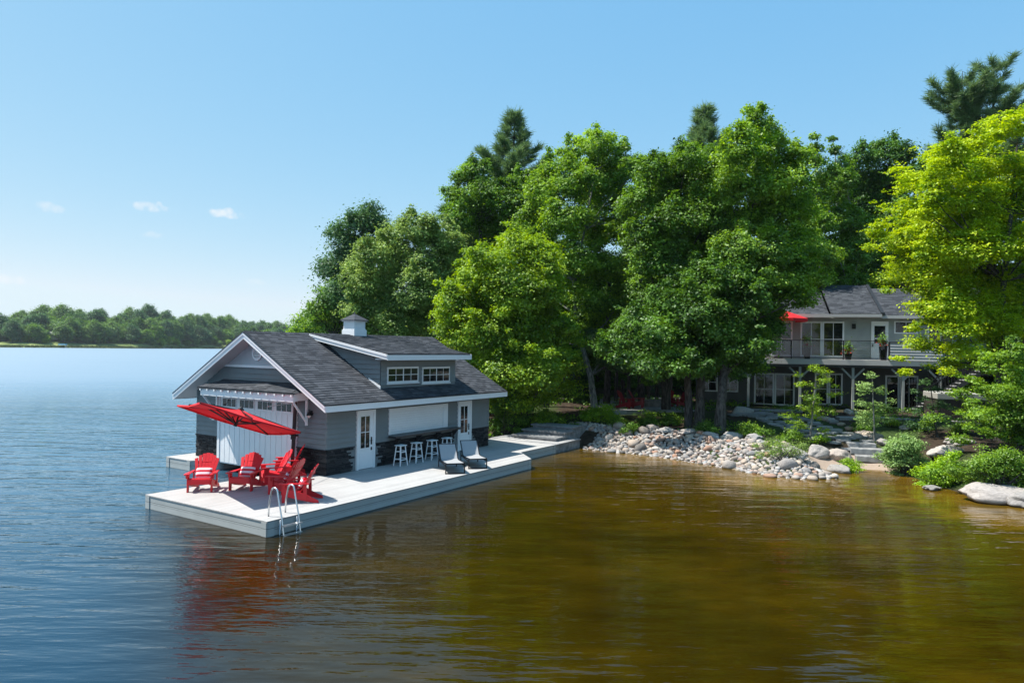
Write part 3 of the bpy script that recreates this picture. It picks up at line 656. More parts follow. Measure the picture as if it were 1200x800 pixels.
cs = 1/math.hypot(1, SL); dR = Vector((0, -cs, -SL*cs)); dL = Vector((0, cs, -SL*cs)); run = (BC-E0)/cs
rs = random.Random(9)
mb = MB(); k0 = .035
for sgn in (-1, 1):
    e = E0 if sgn < 0 else E1
    P1 = [(R_F, BC, RZ-.004), (R_B, BC, RZ-.004), (R_B, e, rz_(e)-.004), (R_F, e, rz_(e)-.004)]; 
    mb.hexa([(p[0], p[1], p[2]-.05) for p in P1]+P1, 1)
shingles(mb, (R_F, BC, RZ), (1, 0, 0), dR, R_B-R_F, run, rs); shingles(mb, (R_F, BC, RZ), (1, 0, 0), dL, R_B-R_F, run, rs)
for k in range(int((R_B-R_F)/.22)): mb.hexa([(R_F+k*.22, BC-.12, RZ-.05), (R_F+k*.22+.21, BC-.12, RZ-.05), (R_F+k*.22+.21, BC+.12, RZ-.05), (R_F+k*.22, BC+.12, RZ-.05), (R_F+k*.22, BC-.02, RZ+.03), (R_F+k*.22+.21, BC-.02, RZ+.022), (R_F+k*.22+.21, BC+.02, RZ+.022), (R_F+k*.22, BC+.02, RZ+.03)])
mb.build('roof', [M['shingle'], M['flash']], BH)
# soffits under the overhang + rake boards + fascia
mb = MB()
for e, sg in ((E0, -1), (E1, 1)):
    def low(b, d): return (b, rz_(b)-d)
    q = [(R_F+.04, BC, RZ-.20), (A_F, BC, RZ-.20), (A_F, e-sg*.03, rz_(e)-.20), (R_F+.04, e-sg*.03, rz_(e)-.20)]
    mb.poly(q if sg < 0 else q[::-1])
    w_ = W0 if sg < 0 else W1
    q = [(A_F, w_, rz_(w_)-.20), (R_B-.04, w_, rz_(w_)-.20), (R_B-.04, e-sg*.03, rz_(e)-.20), (A_F, e-sg*.03, rz_(e)-.20)]
    mb.poly(q)
mb.build('soffit', M['off'], BH)
for (x0, x1) in ((R_F-.04, R_F), (R_B, R_B+.04)):
    for e, sg in ((E0, -1), (E1, 1)):
        mb = MB()
        mb.hexa([(x0, BC, RZ-.25), (x1, BC, RZ-.25), (x1, e, rz_(e)-.25), (x0, e, rz_(e)-.25), (x0, BC, RZ-.055), (x1, BC, RZ-.055), (x1, e, rz_(e)-.055), (x0, e, rz_(e)-.055)])
        x0b, x1b = (x0-.025, x0-.001) if x0 < 8 else (x1+.001, x1+.025)
        mb.hexa([(x0b, BC, RZ-.11), (x1b, BC, RZ-.11), (x1b, e, rz_(e)-.11), (x0b, e, rz_(e)-.11), (x0b, BC, RZ-.03), (x1b, BC, RZ-.03), (x1b, e, rz_(e)-.03), (x0b, e, rz_(e)-.03)])
        mb.build('rake_board', M['white'], BH)
for q0, q1, qz in ((E0-.035, E0, rz_(E0)), (E1, E1+.035, rz_(E1))):
    mb = MB(); mb.box(R_F-.03, R_B+.03, q0, q1, qz-.24, qz-.035); mb.build('fascia', M['white'], BH)
mb = MB()
for e, sg in ((E0, -1), (E1, 1)):
    mb.hexa([(R_F-.075, BC, RZ-.028), (R_F-.0, BC, RZ-.028), (R_F, e, rz_(e)-.028), (R_F-.075, e, rz_(e)-.028), (R_F-.075, BC, RZ+.008), (R_F, BC, RZ+.008), (R_F, e, rz_(e)+.008), (R_F-.075, e, rz_(e)+.008)])
mb.box(R_F-.03, R_B+.03, E0-.05, E0+.02, rz_(E0)-.033, rz_(E0)-.012)
mb.build('drip_edge', M['flash'], BH)
# round gable vent
mb = MB(); n = 24
for k in range(n):
    t0, t1 = 2*math.pi*k/n, 2*math.pi*(k+1)/n
    c_ = lambda r, t, x: (x, 7.2+r*math.cos(t), 4.47+r*math.sin(t))
    mb.hexa([c_(.20, t0, A_F-.02), c_(.20, t1, A_F-.02), c_(.27, t1, A_F-.02), c_(.27, t0, A_F-.02), c_(.20, t0, A_F-.06), c_(.20, t1, A_F-.06), c_(.27, t1, A_F-.06), c_(.27, t0, A_F-.06)])
for k in range(7):
    z_ = 4.47-.18+.06*k; hw = math.sqrt(max(.001, .04-(z_-4.47)**2)); mb.box(A_F-.05, A_F-.015, 7.2-hw, 7.2+hw, z_-.012, z_+.02)
mb.build('gable_vent', M['white'], BH)
# garage door over the slip
gd = MB(); gd.box(A_F-.06, A_F-.01, 5.10, 9.26, .30, 2.83)
for k in range(14): b_ = 5.15+k*.2935; gd.box(A_F-.075, A_F-.061, b_+.012, b_+.275, .34, 2.36)
gd.box(A_F-.08, A_F-.062, 5.10, 9.26, 2.80, 2.83)
gdo = gd.build('garage_door', M['white'], BH)
mb = MB(); mb.box(A_F-.1, A_F-.004, 9.262, 9.40, .35, 2.9); mb.box(A_F-.1, A_F-.004, 4.98, 5.098, .35, 2.9); mb.box(A_F-.1, A_F-.004, 4.98, 9.40, 2.835, 3.0); mb.build('garage_door_frame', M['white'], BH)
for k in range(4):
    b_ = 5.20+k*1.03
    mb = MB(); mb.box(A_F-.085, A_F-.061, b_, b_+.86, 2.42, 2.77)
    for j in range(3): mb.box(A_F-.088, A_F-.0845, b_+.035+j*.27, b_+.035+j*.27+.24, 2.455, 2.735, 1)
    mb.build('door_window', [M['white'], M['pane']], gdo)
# awning over the garage door
AO = 4.30
(bL, zL), (bR, zR) = onA(231, 453, AO), onA(344, 461, AO)
zE = (zL+zR)/2
aw = MB(); tb = .55
top = [(A_F-.003, bR+tb, 3.47), (A_F-.003, bL-tb, 3.47)]; ed = [(AO, bR, zE), (AO, bL, zE)]
rs = random.Random(2)
dn = Vector((AO-A_F, 0, zE-3.47)); ln = dn.length; dn.normalize()
def keep(s_, t): f = t/ln; return (bL-tb*(1-f)) > bL-s_ > (bR+tb*(1-f))
aw.hexa([(A_F-.003, bR+tb, 3.42), (A_F-.003, bL-tb, 3.42), (AO, bL, zE-.05), (AO, bR, zE-.05), (A_F-.003, bR+tb, 3.465), (A_F-.003, bL-tb, 3.465), (AO, bL, zE-.005), (AO, bR, zE-.005)], 1)
shingles(aw, (A_F, bL, 3.47), (0, -1, 0), dn, bL-bR, ln, rs, keep=keep)
for (bb, bt) in ((bR, bR+tb), (bL, bL-tb)):
    aw.poly([(AO, bb, zE), (A_F-.003, bt, 3.47), (A_F-.003, bb, zE)] if bb == bL else [(AO, bb, zE), (A_F-.003, bb, zE), (A_F-.003, bt, 3.47)])
awo = aw.build('awning', [M['shingle'], M['flash']], BH)
mb = MB(); mb.box(AO+.06, AO+.16, bR+.10, bL-.12, zE-.30, zE-.06); mb.box(AO+.165, A_F-.11, bR+.12, bR+.22, zE-.27, zE-.08); mb.box(AO+.165, A_F-.11, bL-.24, bL-.14, zE-.27, zE-.08); mb.build('beam', M['white'], awo)
mb = MB()
b_ = bR+.1
while b_ < bL-.1:
    mb.hexa([(AO+.0, b_, zE-.12), (A_F-.11, b_, zE-.10), (A_F-.11, b_+.07, zE-.10), (AO, b_+.07, zE-.12), (AO, b_, zE-.055), (A_F-.11, b_, zE+.05), (A_F-.11, b_+.07, zE+.05), (AO, b_+.07, zE-.055)]); b_ += .42
mb.build('rafter_tail', M['white'], awo)
for b_ in (bR+.17, bL-.19):
    mb = MB(); mb.box(A_F-.17, A_F-.105, b_-.035, b_+.035, 2.05, zE-.28); mb.beam((A_F-.14, b_, 2.15), (AO+.12, b_, zE-.30), .05, .06); mb.build('bracket', M['white'], awo)
# dormer
D0, D1, DB = 7.76, 12.25, 3.6; Z0 = rz_(DB)+.015; DSL = .180; RA0, RA1, RB = 7.46, 12.50, 2.98
def dz(b): return RZ+.02-DSL*(BC-b)
dm = MB()
dm.prism([(D0, DB, Z0-.0), (D0, DB, dz(DB)-.12), (D0, BC-.3, dz(BC-.3)-.12)], (D1-D0, 0, 0))
lap(dm, (0, DB, 0), (1, 0, 0), (0, -1, 0), lambda z: D0, lambda z: D1, Z0+.1, dz(DB)-.14)
lap(dm, (D0, 0, 0), (0, 1, 0), (-1, 0, 0), lambda z: DB, lambda z: (BC-(RZ-z)/SL), Z0, dz(DB)-.14)
dmo = dm.build('dormer', mat('dormer_siding', (.20, .225, .235), .7, .06, 2), BH)
mb = MB()
for b_ in (0,):
    c1 = 1/math.hypot(1, DSL); dd_ = Vector((0, -c1, -DSL*c1)); rn = (BC-RB)/c1
    mb.hexa([(RA0, RB, dz(RB)-.05), (RA1, RB, dz(RB)-.05), (RA1, BC, dz(BC)-.05), (RA0, BC, dz(BC)-.05), (RA0, RB, dz(RB)-.005), (RA1, RB, dz(RB)-.005), (RA1, BC, dz(BC)-.005), (RA0, BC, dz(BC)-.005)], 1)
    shingles(mb, (RA0, BC, dz(BC)), (1, 0, 0), dd_, RA1-RA0, rn, random.Random(4))
mb.build('dormer_roof', [M['shingle'], M['flash']], dmo)
mb = MB(); mb.box(RA0-.03, RA1+.03, RB-.035, RB, dz(RB)-.22, dz(RB)-.03)
for x0 in (RA0-.035, RA1+.002):
    bt = BC-.10
    mb.hexa([(x0, RB, dz(RB)-.2), (x0+.033, RB, dz(RB)-.2), (x0+.033, bt, dz(bt)-.2), (x0, bt, dz(bt)-.2), (x0, RB, dz(RB)-.02), (x0+.033, RB, dz(RB)-.02), (x0+.033, bt, dz(bt)-.02), (x0, bt, dz(bt)-.02)])
    xo = x0-.02 if x0 < 9 else x0+.034
    mb.hexa([(xo, RB, dz(RB)-.09), (xo+.019, RB, dz(RB)-.09), (xo+.019, bt, dz(bt)-.09), (xo, bt, dz(bt)-.09), (xo, RB, dz(RB)-.005), (xo+.019, RB, dz(RB)-.005), (xo+.019, bt, dz(bt)-.005), (xo, bt, dz(bt)-.005)])
mb.box(RA0-.0, RA1, RB+.01, DB-.02, dz(RB)-.2, dz(RB)-.17)
mb.build('dormer_fascia', M['white'], dmo)
mb = MB()
for x0 in (D0-.05,): mb.hexa([(x0, DB-.04, Z0-.02), (x0+.03, DB-.04, Z0-.02), (x0+.03, DB+.55, rz_(DB+.55)+.01), (x0, DB+.55, rz_(DB+.55)+.01), (x0, DB-.04, Z0+.07), (x0+.03, DB-.04, Z0+.07), (x0+.03, DB+.55, rz_(DB+.55)+.08), (x0, DB+.55, rz_(DB+.55)+.08)])
mb.build('dormer_skirt_trim', M['white'], dmo)
for (xl, xr) in ((453, 489.5), (494, 526.3)):
    a0_, zt_ = onB(xl, 430, DB); a1_, _ = onB(xr, 429, DB); _, zb_ = onB(xl, 449, DB)
    mb = MB(); y = DB
    mb.box(a0_, a1_, y-.05, y-.018, zb_, zt_)
    for j in range(2):
        x0 = a0_+.06+j*((a1_-a0_-.06)/2); ww = (a1_-a0_-.06)/2-.06
        mb.box(x0, x0+ww, y-.0535, y-.0505, zb_+.07, zt_-.07, 1)
        mb.box(x0+ww/2-.012, x0+ww/2+.012, y-.062, y-.0538, zb_+.07, zt_-.07); mb.box(x0, x0+ww/2-.0125, y-.062, y-.0538, (zb_+zt_)/2-.012, (zb_+zt_)/2+.012); mb.box(x0+ww/2+.0125, x0+ww, y-.062, y-.0538, (zb_+zt_)/2-.012, (zb_+zt_)/2+.012)
    mb.box(a0_-.03, a1_+.03, y-.075, y-.02, zb_-.05, zb_-.002)
    mb.build('dormer_window', [M['white'], M['pane']], dmo)
# cupola
CA = 9.93
mb = MB()
def sq(mb, h0, h1, z0, z1, m=0): mb.hexa([(CA-h0, BC-h0, z0), (CA+h0, BC-h0, z0), (CA+h0, BC+h0, z0), (CA-h0, BC+h0, z0), (CA-h1, BC-h1, z1), (CA+h1, BC-h1, z1), (CA+h1, BC+h1, z1), (CA-h1, BC+h1, z1)], m)
sq(mb, .36, .36, 5.0, 5.46); sq(mb, .33, .33, 5.462, 5.50); sq(mb, .31, .31, 5.503, 5.80)
for k in range(6): sq(mb, .325, .312, 5.52+k*.045, 5.545+k*.045)
sq(mb, .37, .37, 5.803, 5.84)
cuo = mb.build('cupola', M['white'], BH)
mb = MB(); sq(mb, .43, .43, 5.843, 5.865); sq(mb, .42, .02, 5.868, 6.13); mb.lathe([(.02, 0), (.035, .03), (.01, .09)], 8, (CA, BC, 6.12)); mb.build('cupola_roof', M['shingle'], cuo)
# side doors
for (a0_, a1_) in ((6.50, 7.42), (12.37, 13.33)):
    mb = MB(); y = W0
    mb.box(a0_+.10, a1_-.10, y-.05, y-.02, .42, 2.40)
    for (xa, xb, za, zb) in ((a0_, a0_+.098, .405, 2.50), (a1_-.098, a1_, .405, 2.50), (a0_+.1, a1_-.1, 2.402, 2.50)): mb.box(xa, xb, y-.075, y-.003, za, zb)
    mb.box(a0_+.16, a1_-.16, y-.058, y-.0505, .5, .98)
    do = mb.build('door', M['white'], BH)
    mb = MB(); ga, gb = a0_+.19, a1_-.30; za, zb = 1.16, 2.28
    mb.box(ga-.03, gb+.03, y-.062, y-.0515, za-.03, zb+.03)
    mb.box(ga, gb, y-.066, y-.0625, za, zb, 1)
    xm = (ga+gb)/2; mb.box(xm-.015, xm+.015, y-.074, y-.0665, za, zb)
    for k in (1,): zz = za+(zb-za)*k/2; mb.box(ga, xm-.0155, y-.074, y-.0665, zz-.012, zz+.012); mb.box(xm+.0155, gb, y-.074, y-.0665, zz-.012, zz+.012)
    mb.build('door_window', [M['white'], M['pane']], do)
    mb = MB(); mb.box(a1_-.215, a1_-.155, y-.063, y-.0505, 1.25, 1.52); mb.tube([(a1_-.185, y-.07, 1.40), (a1_-.185, y-.10, 1.40), (a1_-.30, y-.10, 1.40)], .012, 6); mb.box(a1_-.215, a1_-.155, y-.063, y-.0505, 1.05, 1.16); mb.build('door_handle', M['black'], do)
    mb = MB(); mb.box(a0_-.05, a1_+.05, y-.30, y-.08, .402, .43); mb.build('door_mat', M['black'], do) if False else None
# serving hatch with roll-down shutter
mb = MB(); y = W0; h0, h1, z0, z1 = 8.15, 11.66, 1.50, 2.47
for (xa, xb, za, zb) in ((h0, h0+.1, z0, z1), (h1-.3, h1, z0, z1), (h0+.102, h1-.302, z1-.1, z1)): mb.box(xa, xb, y-.07, y-.003, za, zb)
k = z0
while k < z1-.11: mb.box(h0+.102, h1-.302, y-.045, y-.02-(.0), k, min(k+.085, z1-.102)); k += .09
mb.build('serving_hatch', M['white'], BH)
mb = MB(); mb.box(8.10, 12.22, W0-.46, W0-.075, 1.40, 1.465); mb.build('bar_counter', M['counter'], BH, bevel=.008)
for x in (8.5, 9.7, 10.9, 12.0):
    mb = MB(); mb.prism([(x, W0-.06, 1.05), (x, W0-.06, 1.397), (x, W0-.36, 1.397)], (.04, 0, 0)); mb.build('counter_bracket', M['dark'], BH)
# wall lamps on the front
for (b_, z_) in ((4.26, 2.42), (9.74, 2.05)):
    if b_ < 6:
        mb = MB(); mb.box(A_F-.04, A_F-.017, b_-.06, b_+.06, z_-.02, z_+.14); mb.lathe([(.10, -.02), (.075, .02), (.04, .10), (.02, .12)], 12, (A_F-.14, b_, z_)); mb.tube([(A_F-.03, b_, z_+.1), (A_F-.14, b_, z_+.16), (A_F-.14, b_, z_+.1)], .012, 6)
        lo = mb.build('wall_lamp', M['black'], BH); mb = MB(); mb.lathe([(.02, -.10), (.055, -.06), (.06, -.023)], 10, (A_F-.14, b_, z_)); mb.build('lamp_glass', M['lamp'], lo)
    else:
        mb = MB(); mb.box(A_F-.06, A_F-.017, b_-.07, b_+.07, z_-.18, z_+.18); lo = mb.build('wall_lamp', M['white'], BH); mb = MB(); mb.lathe([(.05, -.12), (.07, -.09), (.07, .1), (.03, .13)], 12, (A_F-.12, b_, z_)); mb.build('lamp_glass', M['lamp'], lo)
mb = MB(); mb.lathe([(.05, -.05), (.06, 0), (.02, .03)], 10, (A_F-.35, 7.25, 4.93)); mb.build('soffit_lamp', M['white'], BH)
# thin mast / weather sensor behind ridge left out of frame

# ------------------------------------------------------------------ adirondack chairs
def make_chair(label, red, group):
    t = thing('adirondack_chair', label, 'chair', (0, 0, 0), 0, group)
    mb = MB()                                    # seat slats follow a curved rail
    prof = [(-.43, .34), (-.42, .385), (-.33, .395), (-.22, .375), (-.11, .345), (0, .315), (.10, .29)]
    for k in range(len(prof)-1):
        (y0, z0), (y1, z1) = prof[k], prof[k+1]; g_ = .1
        p = Vector((0, y0+(y1-y0)*g_, z0+(z1-z0)*g_)); q = Vector((0, y1-(y1-y0)*g_, z1-(z1-z0)*g_)); d = (q-p).normalized(); nn = Vector((0, -d.z, d.y))*.011
        X = Vector((.29, 0, 0)); mb.hexa([p-X-nn, p+X-nn, q+X-nn, q-X-nn, p-X+nn, p+X+nn, q+X+nn, q-X+nn])
    mb.box(-.30, .30, -.442, -.42, .235, .355)
    mb.build('seat', red, t)
    mb = MB(); n = 7                             # fan back with a round top
    for k in range(n):
        u_ = (k-(n-1)/2)/((n-1)/2)
        x0, x1 = u_*.20, u_*.315; top = .80-.15*u_*u_
        base = Vector((x0, .10, .27)); tip = Vector((x1, .10+.40*top/.8, .27+.76*top/.8)); d = (tip-base).normalized()
        side = Vector((1, 0, 0)); nn = d.cross(side).normalized()*.012
        wa, wb = .032, .050
        cv = nn*(abs(u_)**2)*2.4
        pts = [base-side*wa-cv, base+side*wa-cv, tip+side*wb-d*(.03*max(0, u_))-cv, tip-side*wb-d*(.03*max(0, -u_))-cv]
        mb.hexa([p-nn for p in pts]+[p+nn for p in pts])
    mb.beam((-.30, .215+.02, .50), (.30, .215+.02, .50), .022, .07); mb.beam((-.27, .36, .76), (.27, .36, .76), .022, .06)
    mb.build('backrest', red, t)
    for sx in (-1, 1):
        mb = MB(); x = sx*.305                  # curved rail: seat side and rear leg in one
        pr = [(-.44, .22), (-.43, .375), (-.33, .385), (.0, .31), (.30, .20), (.58, .07), (.60, 0), (.46, 0), (.15, .06), (-.15, .13), (-.34, .20)]
        mb.prism([(x-.013, y, z) for y, z in pr], (.026, 0, 0)); mb.build('side_rail', red, t)
        mb = MB(); x = sx*.335; mb.prism([(x-.018, -.41, 0), (x-.018, -.29, 0), (x-.018, -.25, .515), (x-.018, -.41, .515)], (.036, 0, 0))
        mb.prism([(x+sx*.014, -.36, .40), (x+sx*.014, -.32, .40), (x+sx*.014, -.30, .512), (x+sx*.014, -.38, .512)], (sx*.05, 0, 0)); mb.build('leg', red, t)
        mb = MB(); x = sx*.335; mb.prism([(x-.013, .17, .13), (x-.013, .27, .10), (x-.013, .26, .515), (x-.013, .18, .515)], (.026, 0, 0)); mb.build('arm_post', red, t)
        mb = MB(); o_ = [(-.49, .32), (-.49, .405), (-.45, .43), (-.30, .435), (-.10, .42), (.20, .39), (.33, .39), (.33, .32), (-.2, .30), (-.42, .295)]
        mb.prism([(sx*xx, yy, .517) for yy, xx in o_][::(1 if sx > 0 else -1)], (0, 0, .025)); mb.build('arm', red, t)
    return t
G = 'red Adirondack chairs on the dock corner'
ch = make_chair('red Adirondack chair farthest left on the dock, in full sun', M['red'], G)
def deckpt(px, py): return P(px, py, .403)
chairs = [
    ((238, 573.5), 8, None),
    ((288.5, 572), -6, 'red Adirondack chair second from left, in the umbrella shade, striped pillow on it'),
    ((323, 565), -62, 'red Adirondack chair behind, right of the shaded one, back towards the garage door'),
    ((339, 556), -78, 'red Adirondack chair behind the black umbrella pole, farthest from the camera'),
    ((336, 577), -100, 'red Adirondack chair between the pole and the chair by the ladder, shaded'),
    ((351, 586), -86, 'red Adirondack chair nearest the camera, right behind the steel ladder'),
]
cobj = []
for i, (pp, rz, lab) in enumerate(chairs):
    p = deckpt(*pp)
    if i == 0: o = ch; o.location = p; o.rotation_euler = (0, 0, R(rz))
    else: o = dup(ch, p, R(rz), lab)
    cobj.append((p, R(rz)))
def pillow_mesh():
    n = 12; vs = []; 
    for i in range(n+1):
        for j in range(n+1):
            u_, v_ = -1+2*i/n, -1+2*j/n
            vs.append((u_*.235*(1-.06*v_*v_), v_*.17*(1-.06*u_*u_), .075*((1-u_**4)*(1-v_**4))**.5))
    m_ = len(vs); vs2 = vs+[(x, y, -z) for x, y, z in vs]; fs = []
    for i in range(n):
        for j in range(n):
            a_ = i*(n+1)+j; fs.append((a_, a_+n+1, a_+n+2, a_+1)); fs.append((m_+a_, m_+a_+1, m_+a_+n+2, m_+a_+n+1))
    me = bpy.data.meshes.new('pillow'); me.from_pydata(vs2, [], fs); me.polygons.foreach_set('use_smooth', [True]*len(fs)); return me
pmesh = pillow_mesh(); stripe = stripe_mat('striped_cloth_across', (.60, .02, .045), (.80, .76, .80), .135, 1); pmesh.materials.append(stripe)
for k, lab in ((0, 'red and white striped pillow on the chair farthest left'), (1, 'red and white striped pillow on the second chair from left'),
               (4, 'striped pillow on the shaded chair beside the umbrella pole'), (5, 'striped pillow on the chair nearest the ladder')):
    p, rz = cobj[k]; o = bpy.data.objects.new('pillow', pmesh); COL.objects.link(o)
    mtx = Matrix.Translation(p) @ Matrix.Rotation(rz, 4, 'Z') @ Matrix.Translation((0, .07, .50)) @ Matrix.Rotation(R(62), 4, 'X')
    o.matrix_world = mtx; tag(o, lab, 'pillow', 'pillows on the dock chairs')

# ------------------------------------------------------------------ cantilever umbrella
UP = Vector((-7.39, 24.05, .403))
um = thing('cantilever_umbrella', 'large red cantilever umbrella tilted over the dock chairs, black pole', 'umbrella', UP)
um0 = UP
def rel(p): return Vector(p)-um0
cL, cN, cR = Vector((-9.98, 21.23, 2.95)), Vector((-8.31, 18.98, 3.23)), Vector((-6.04, 20.48, 2.29)); cF = Vector((-7.74, 22.62, 1.96))
cc = (cL+cN+cR+cF)/4; nrm = (cR-cL).cross(cF-cN).normalized(); nrm = nrm if nrm.z > 0 else -nrm
apex = cc+nrm*.28
mb = MB(); cn_ = [cL, cN, cR, cF]; K = 8
for i in range(4):
    A_, B_ = cn_[i], cn_[(i+1) % 4]
    rows = []
    for k in range(K+1):
        f = k/K; row = []
        for j in range(K+1):
            g_ = j/K; p = apex.lerp(A_.lerp(B_, g_), f); sag = -.05*math.sin(math.pi*f)*1.2-.04*f*(1-abs(2*g_-1))**1
            row.append(rel(p+nrm*(sag*(1 if 0 < g_ < 1 else .6)) + (cc-p)*(.03*f*(1-abs(2*g_-1)))))
        rows.append(row)
    for k in range(K):
        for j in range(K):
            mb.poly([rows[k][j], rows[k+1][j], rows[k+1][j+1], rows[k][j+1]])
    for j in range(K):        # short hanging edge
        p, q = rows[K][j], rows[K][j+1]; mb.poly([p, q, q-nrm*.05, p-nrm*.05])
cano = mb.build('canopy', M['canopy'], um)
mb = MB(); mb.tube([rel(apex+nrm*.0), rel(apex+nrm*.09)], [.10, .02], 10); mb.build('canopy_cap', M['black'], cano)
hub = apex-nrm*.44
for e in cn_+[(cn_[i]+cn_[(i+1) % 4])/2*.985+cc*.015 for i in range(4)]:
    mb = MB(); mb.beam(rel(apex-nrm*.04), rel(e-nrm*.03), .03, .045); mb.beam(rel(hub), rel(apex.lerp(e, .5)-nrm*.05), .03, .035); mb.build('rib', M['black'], um)
mb = MB(); mb.tube([rel(hub-nrm*.07), rel(hub+nrm*.05)], .05, 10); mb.tube([rel(hub), rel(apex)], .02, 8); mb.build('hub', M['black'], um)
pt = at(346.3, 471, 24.05)
mb = MB(); mb.beam((0, 0, .06), rel(pt), .10, .12, up=(0, 1, 0)); mb.build('pole', M['black'], um, bevel=.008)
sl = Vector((0, 0, .06)).lerp(rel(pt), .53)
mb = MB(); mb.beam(sl+Vector((-.02, 0, -.13)), sl+Vector((.0, 0, .13)), .13, .16, up=(0, 1, 0)); mb.tube([sl+Vector((.05, 0, .0)), sl+Vector((.15, -.02, 0))], .035, 10); mb.build('slider', M['black'], um)
mb = MB(); mid = sl.lerp(rel(apex+nrm*.02), .45)+Vector((0, 0, -.10)); mb.tube([sl, mid, rel(hub+nrm*.1), rel(apex-nrm*.03)], [.035, .032, .03, .028], 8); mb.build('arm', M['black'], um)
mb = MB(); mb.tube([rel(pt)+Vector((0, 0, -.03)), rel(apex.lerp((cN+cR)/2, .15)).lerp(rel(pt), .45)], .012, 6); mb.build('strut', M['steel'], um)
mb = MB(); mb.box(-.5, .5, -.05, .05, 0, .055); mb.box(-.05, .05, -.5, -.055, 0, .05); mb.box(-.05, .05, .055, .5, 0, .05); mb.box(-.09, .09, -.09, .09, .056, .30); mb.build('base', M['black'], um)

# ------------------------------------------------------------------ swim ladder
t = thing('swim_ladder', 'steel swim ladder with two curved handrails at the near dock corner', 'ladder', wor(.37, 0, .4), HROT)
for k, x in enumerate((0, .53)):
    pts = [(x, .42, 0), (x, .40, .35), (x, .33, .62)]
    for j in range(7):
        th = math.pi*j/6; pts.append((x, .20+.12*math.cos(th), .66+.10*math.sin(th)))
    pts += [(x, .03, .45), (x, -.10, .0), (x, -.20, -.5), (x, -.22, -.9)]
    mb = MB(); mb.tube(pts, .021, 8); mb.build('handrail', M['steel'], t, smooth=True)
    mb = MB(); mb.tube([(x, -.04, -.03), (x, -.02, -.5), (x, -.19, -.55)], .017, 8); mb.build('support_tube', M['steel'], t, smooth=True)
for z_ in (-.18, -.42):
    mb = MB(); mb.box(-.02, .55, -.22+(.3 if False else 0)-(z_+.4)*0-.02, -.10, z_, z_+.03); mb.build('rung', M['steel'], t)

# ------------------------------------------------------------------ stools and loungers
st = thing('bar_stool', 'white backless bar stool nearest the glazed white door', 'stool', (0, 0, 0), 0, 'white bar stools at the serving counter')
mb = MB(); mb.box(-.19, .19, -.15, .15, .72, .755); mb.build('seat', M['stool'], st, bevel=.012)
ends = {}
for sx in (-1, 1):
    for sy in (-1, 1):
        mb = MB(); mb.beam((sx*.13, sy*.10, .72), (sx*.20, sy*.165, 0), .038, .038); mb.build('leg', M['stool'], st)
def lg(sx, sy, z): f = 1-z/.72; return (sx*(.13+.07*f), sy*(.10+.065*f), z)
for z_ in (.22, .50):
    for (p, q) in (((-1, -1), (1, -1)), ((-1, 1), (1, 1)), ((-1, -1), (-1, 1)), ((1, -1), (1, 1))):
        mb = MB(); mb.beam(lg(*p, z_+(.03 if p[0] == q[0] else 0)), lg(*q, z_+(.03 if p[0] == q[0] else 0)), .024, .034); mb.build('stretcher', M['stool'], st)
labs = ['', 'second white bar stool from the glazed white door', 'third white bar stool from the glazed white door', 'fourth white bar stool, partly behind the grey lounge chairs']
for k, a_ in enumerate((8.28, 9.17, 10.10, 11.03)):
    p = wor(a_, 3.02, .403)
    if k == 0: st.location = p; st.rotation_euler = (0, 0, HROT)
    else: dup(st, p, HROT+R(random.uniform(-6, 6)), labs[k])
lo = thing('lounge_chair', 'low grey mesh lounge chair nearer the umbrella, black metal frame', 'lounge chair', (0, 0, 0), 0, 'grey mesh lounge chairs on the dock')
Lw = .33      # local: foot end at -y
mb = MB()     # sling: seat then raised back
pf = [(-.80, .365), (-.4, .34), (0, .315), (.25, .31), (.40, .33), (.58, .50), (.78, .67), (.93, .80)]
for k in range(len(pf)-1):
    (y0, z0), (y1, z1) = pf[k], pf[k+1]; mb.hexa([(-Lw+.03, y0, z0), (Lw-.03, y0, z0), (Lw-.03, y1, z1), (-Lw+.03, y1, z1), (-Lw+.03, y0, z0+.008), (Lw-.03, y0, z0+.008), (Lw-.03, y1, z1+.008), (-Lw+.03, y1, z1+.008)])
sl_ = mb.build('sling', M['sling'], lo)
mb = MB()
for sx in (-1, 1):
    for k in range(len(pf)-1): mb.beam((sx*Lw*.97, pf[k][0], pf[k][1]), (sx*Lw*.97, pf[k+1][0], pf[k+1][1]), .03, .035, up=(1, 0, 0))
    mb.beam((sx*Lw, -.80, .27), (sx*Lw, .75, .27), .03, .04)
mb.beam((-Lw, -.80, .345), (Lw, -.80, .345), .03, .035); mb.beam((-Lw*.95, .93, .80), (Lw*.95, .93, .80), .03, .03); mb.beam((-Lw, .75, .27), (Lw, .75, .27), .03, .03)
mb.build('frame', M['black'], lo)
for sx in (-1, 1):
    for y in (-.80, .72):
        mb = MB(); mb.box(sx*Lw-.018, sx*Lw+.018, y-.018, y+.018, 0, .345 if y < 0 else .45); mb.build('leg', M['black'], lo)
mb = MB(); mb.box(-Lw+.019, Lw-.019, -.815, -.785, .005, .04); mb.build('foot_bar', M['black'], lo)
f1 = P(533.3, 555, .403); f2 = P(559.8, 549, .403); rzl = R(15)
off = Vector((math.sin(rzl)*-.80*-1, -math.cos(rzl)*.80, 0))
lo.location = f1-off; lo.rotation_euler = (0, 0, rzl)
dup(lo, f2-off, rzl, 'low grey mesh lounge chair farther along, beside the second white door')
#PART3

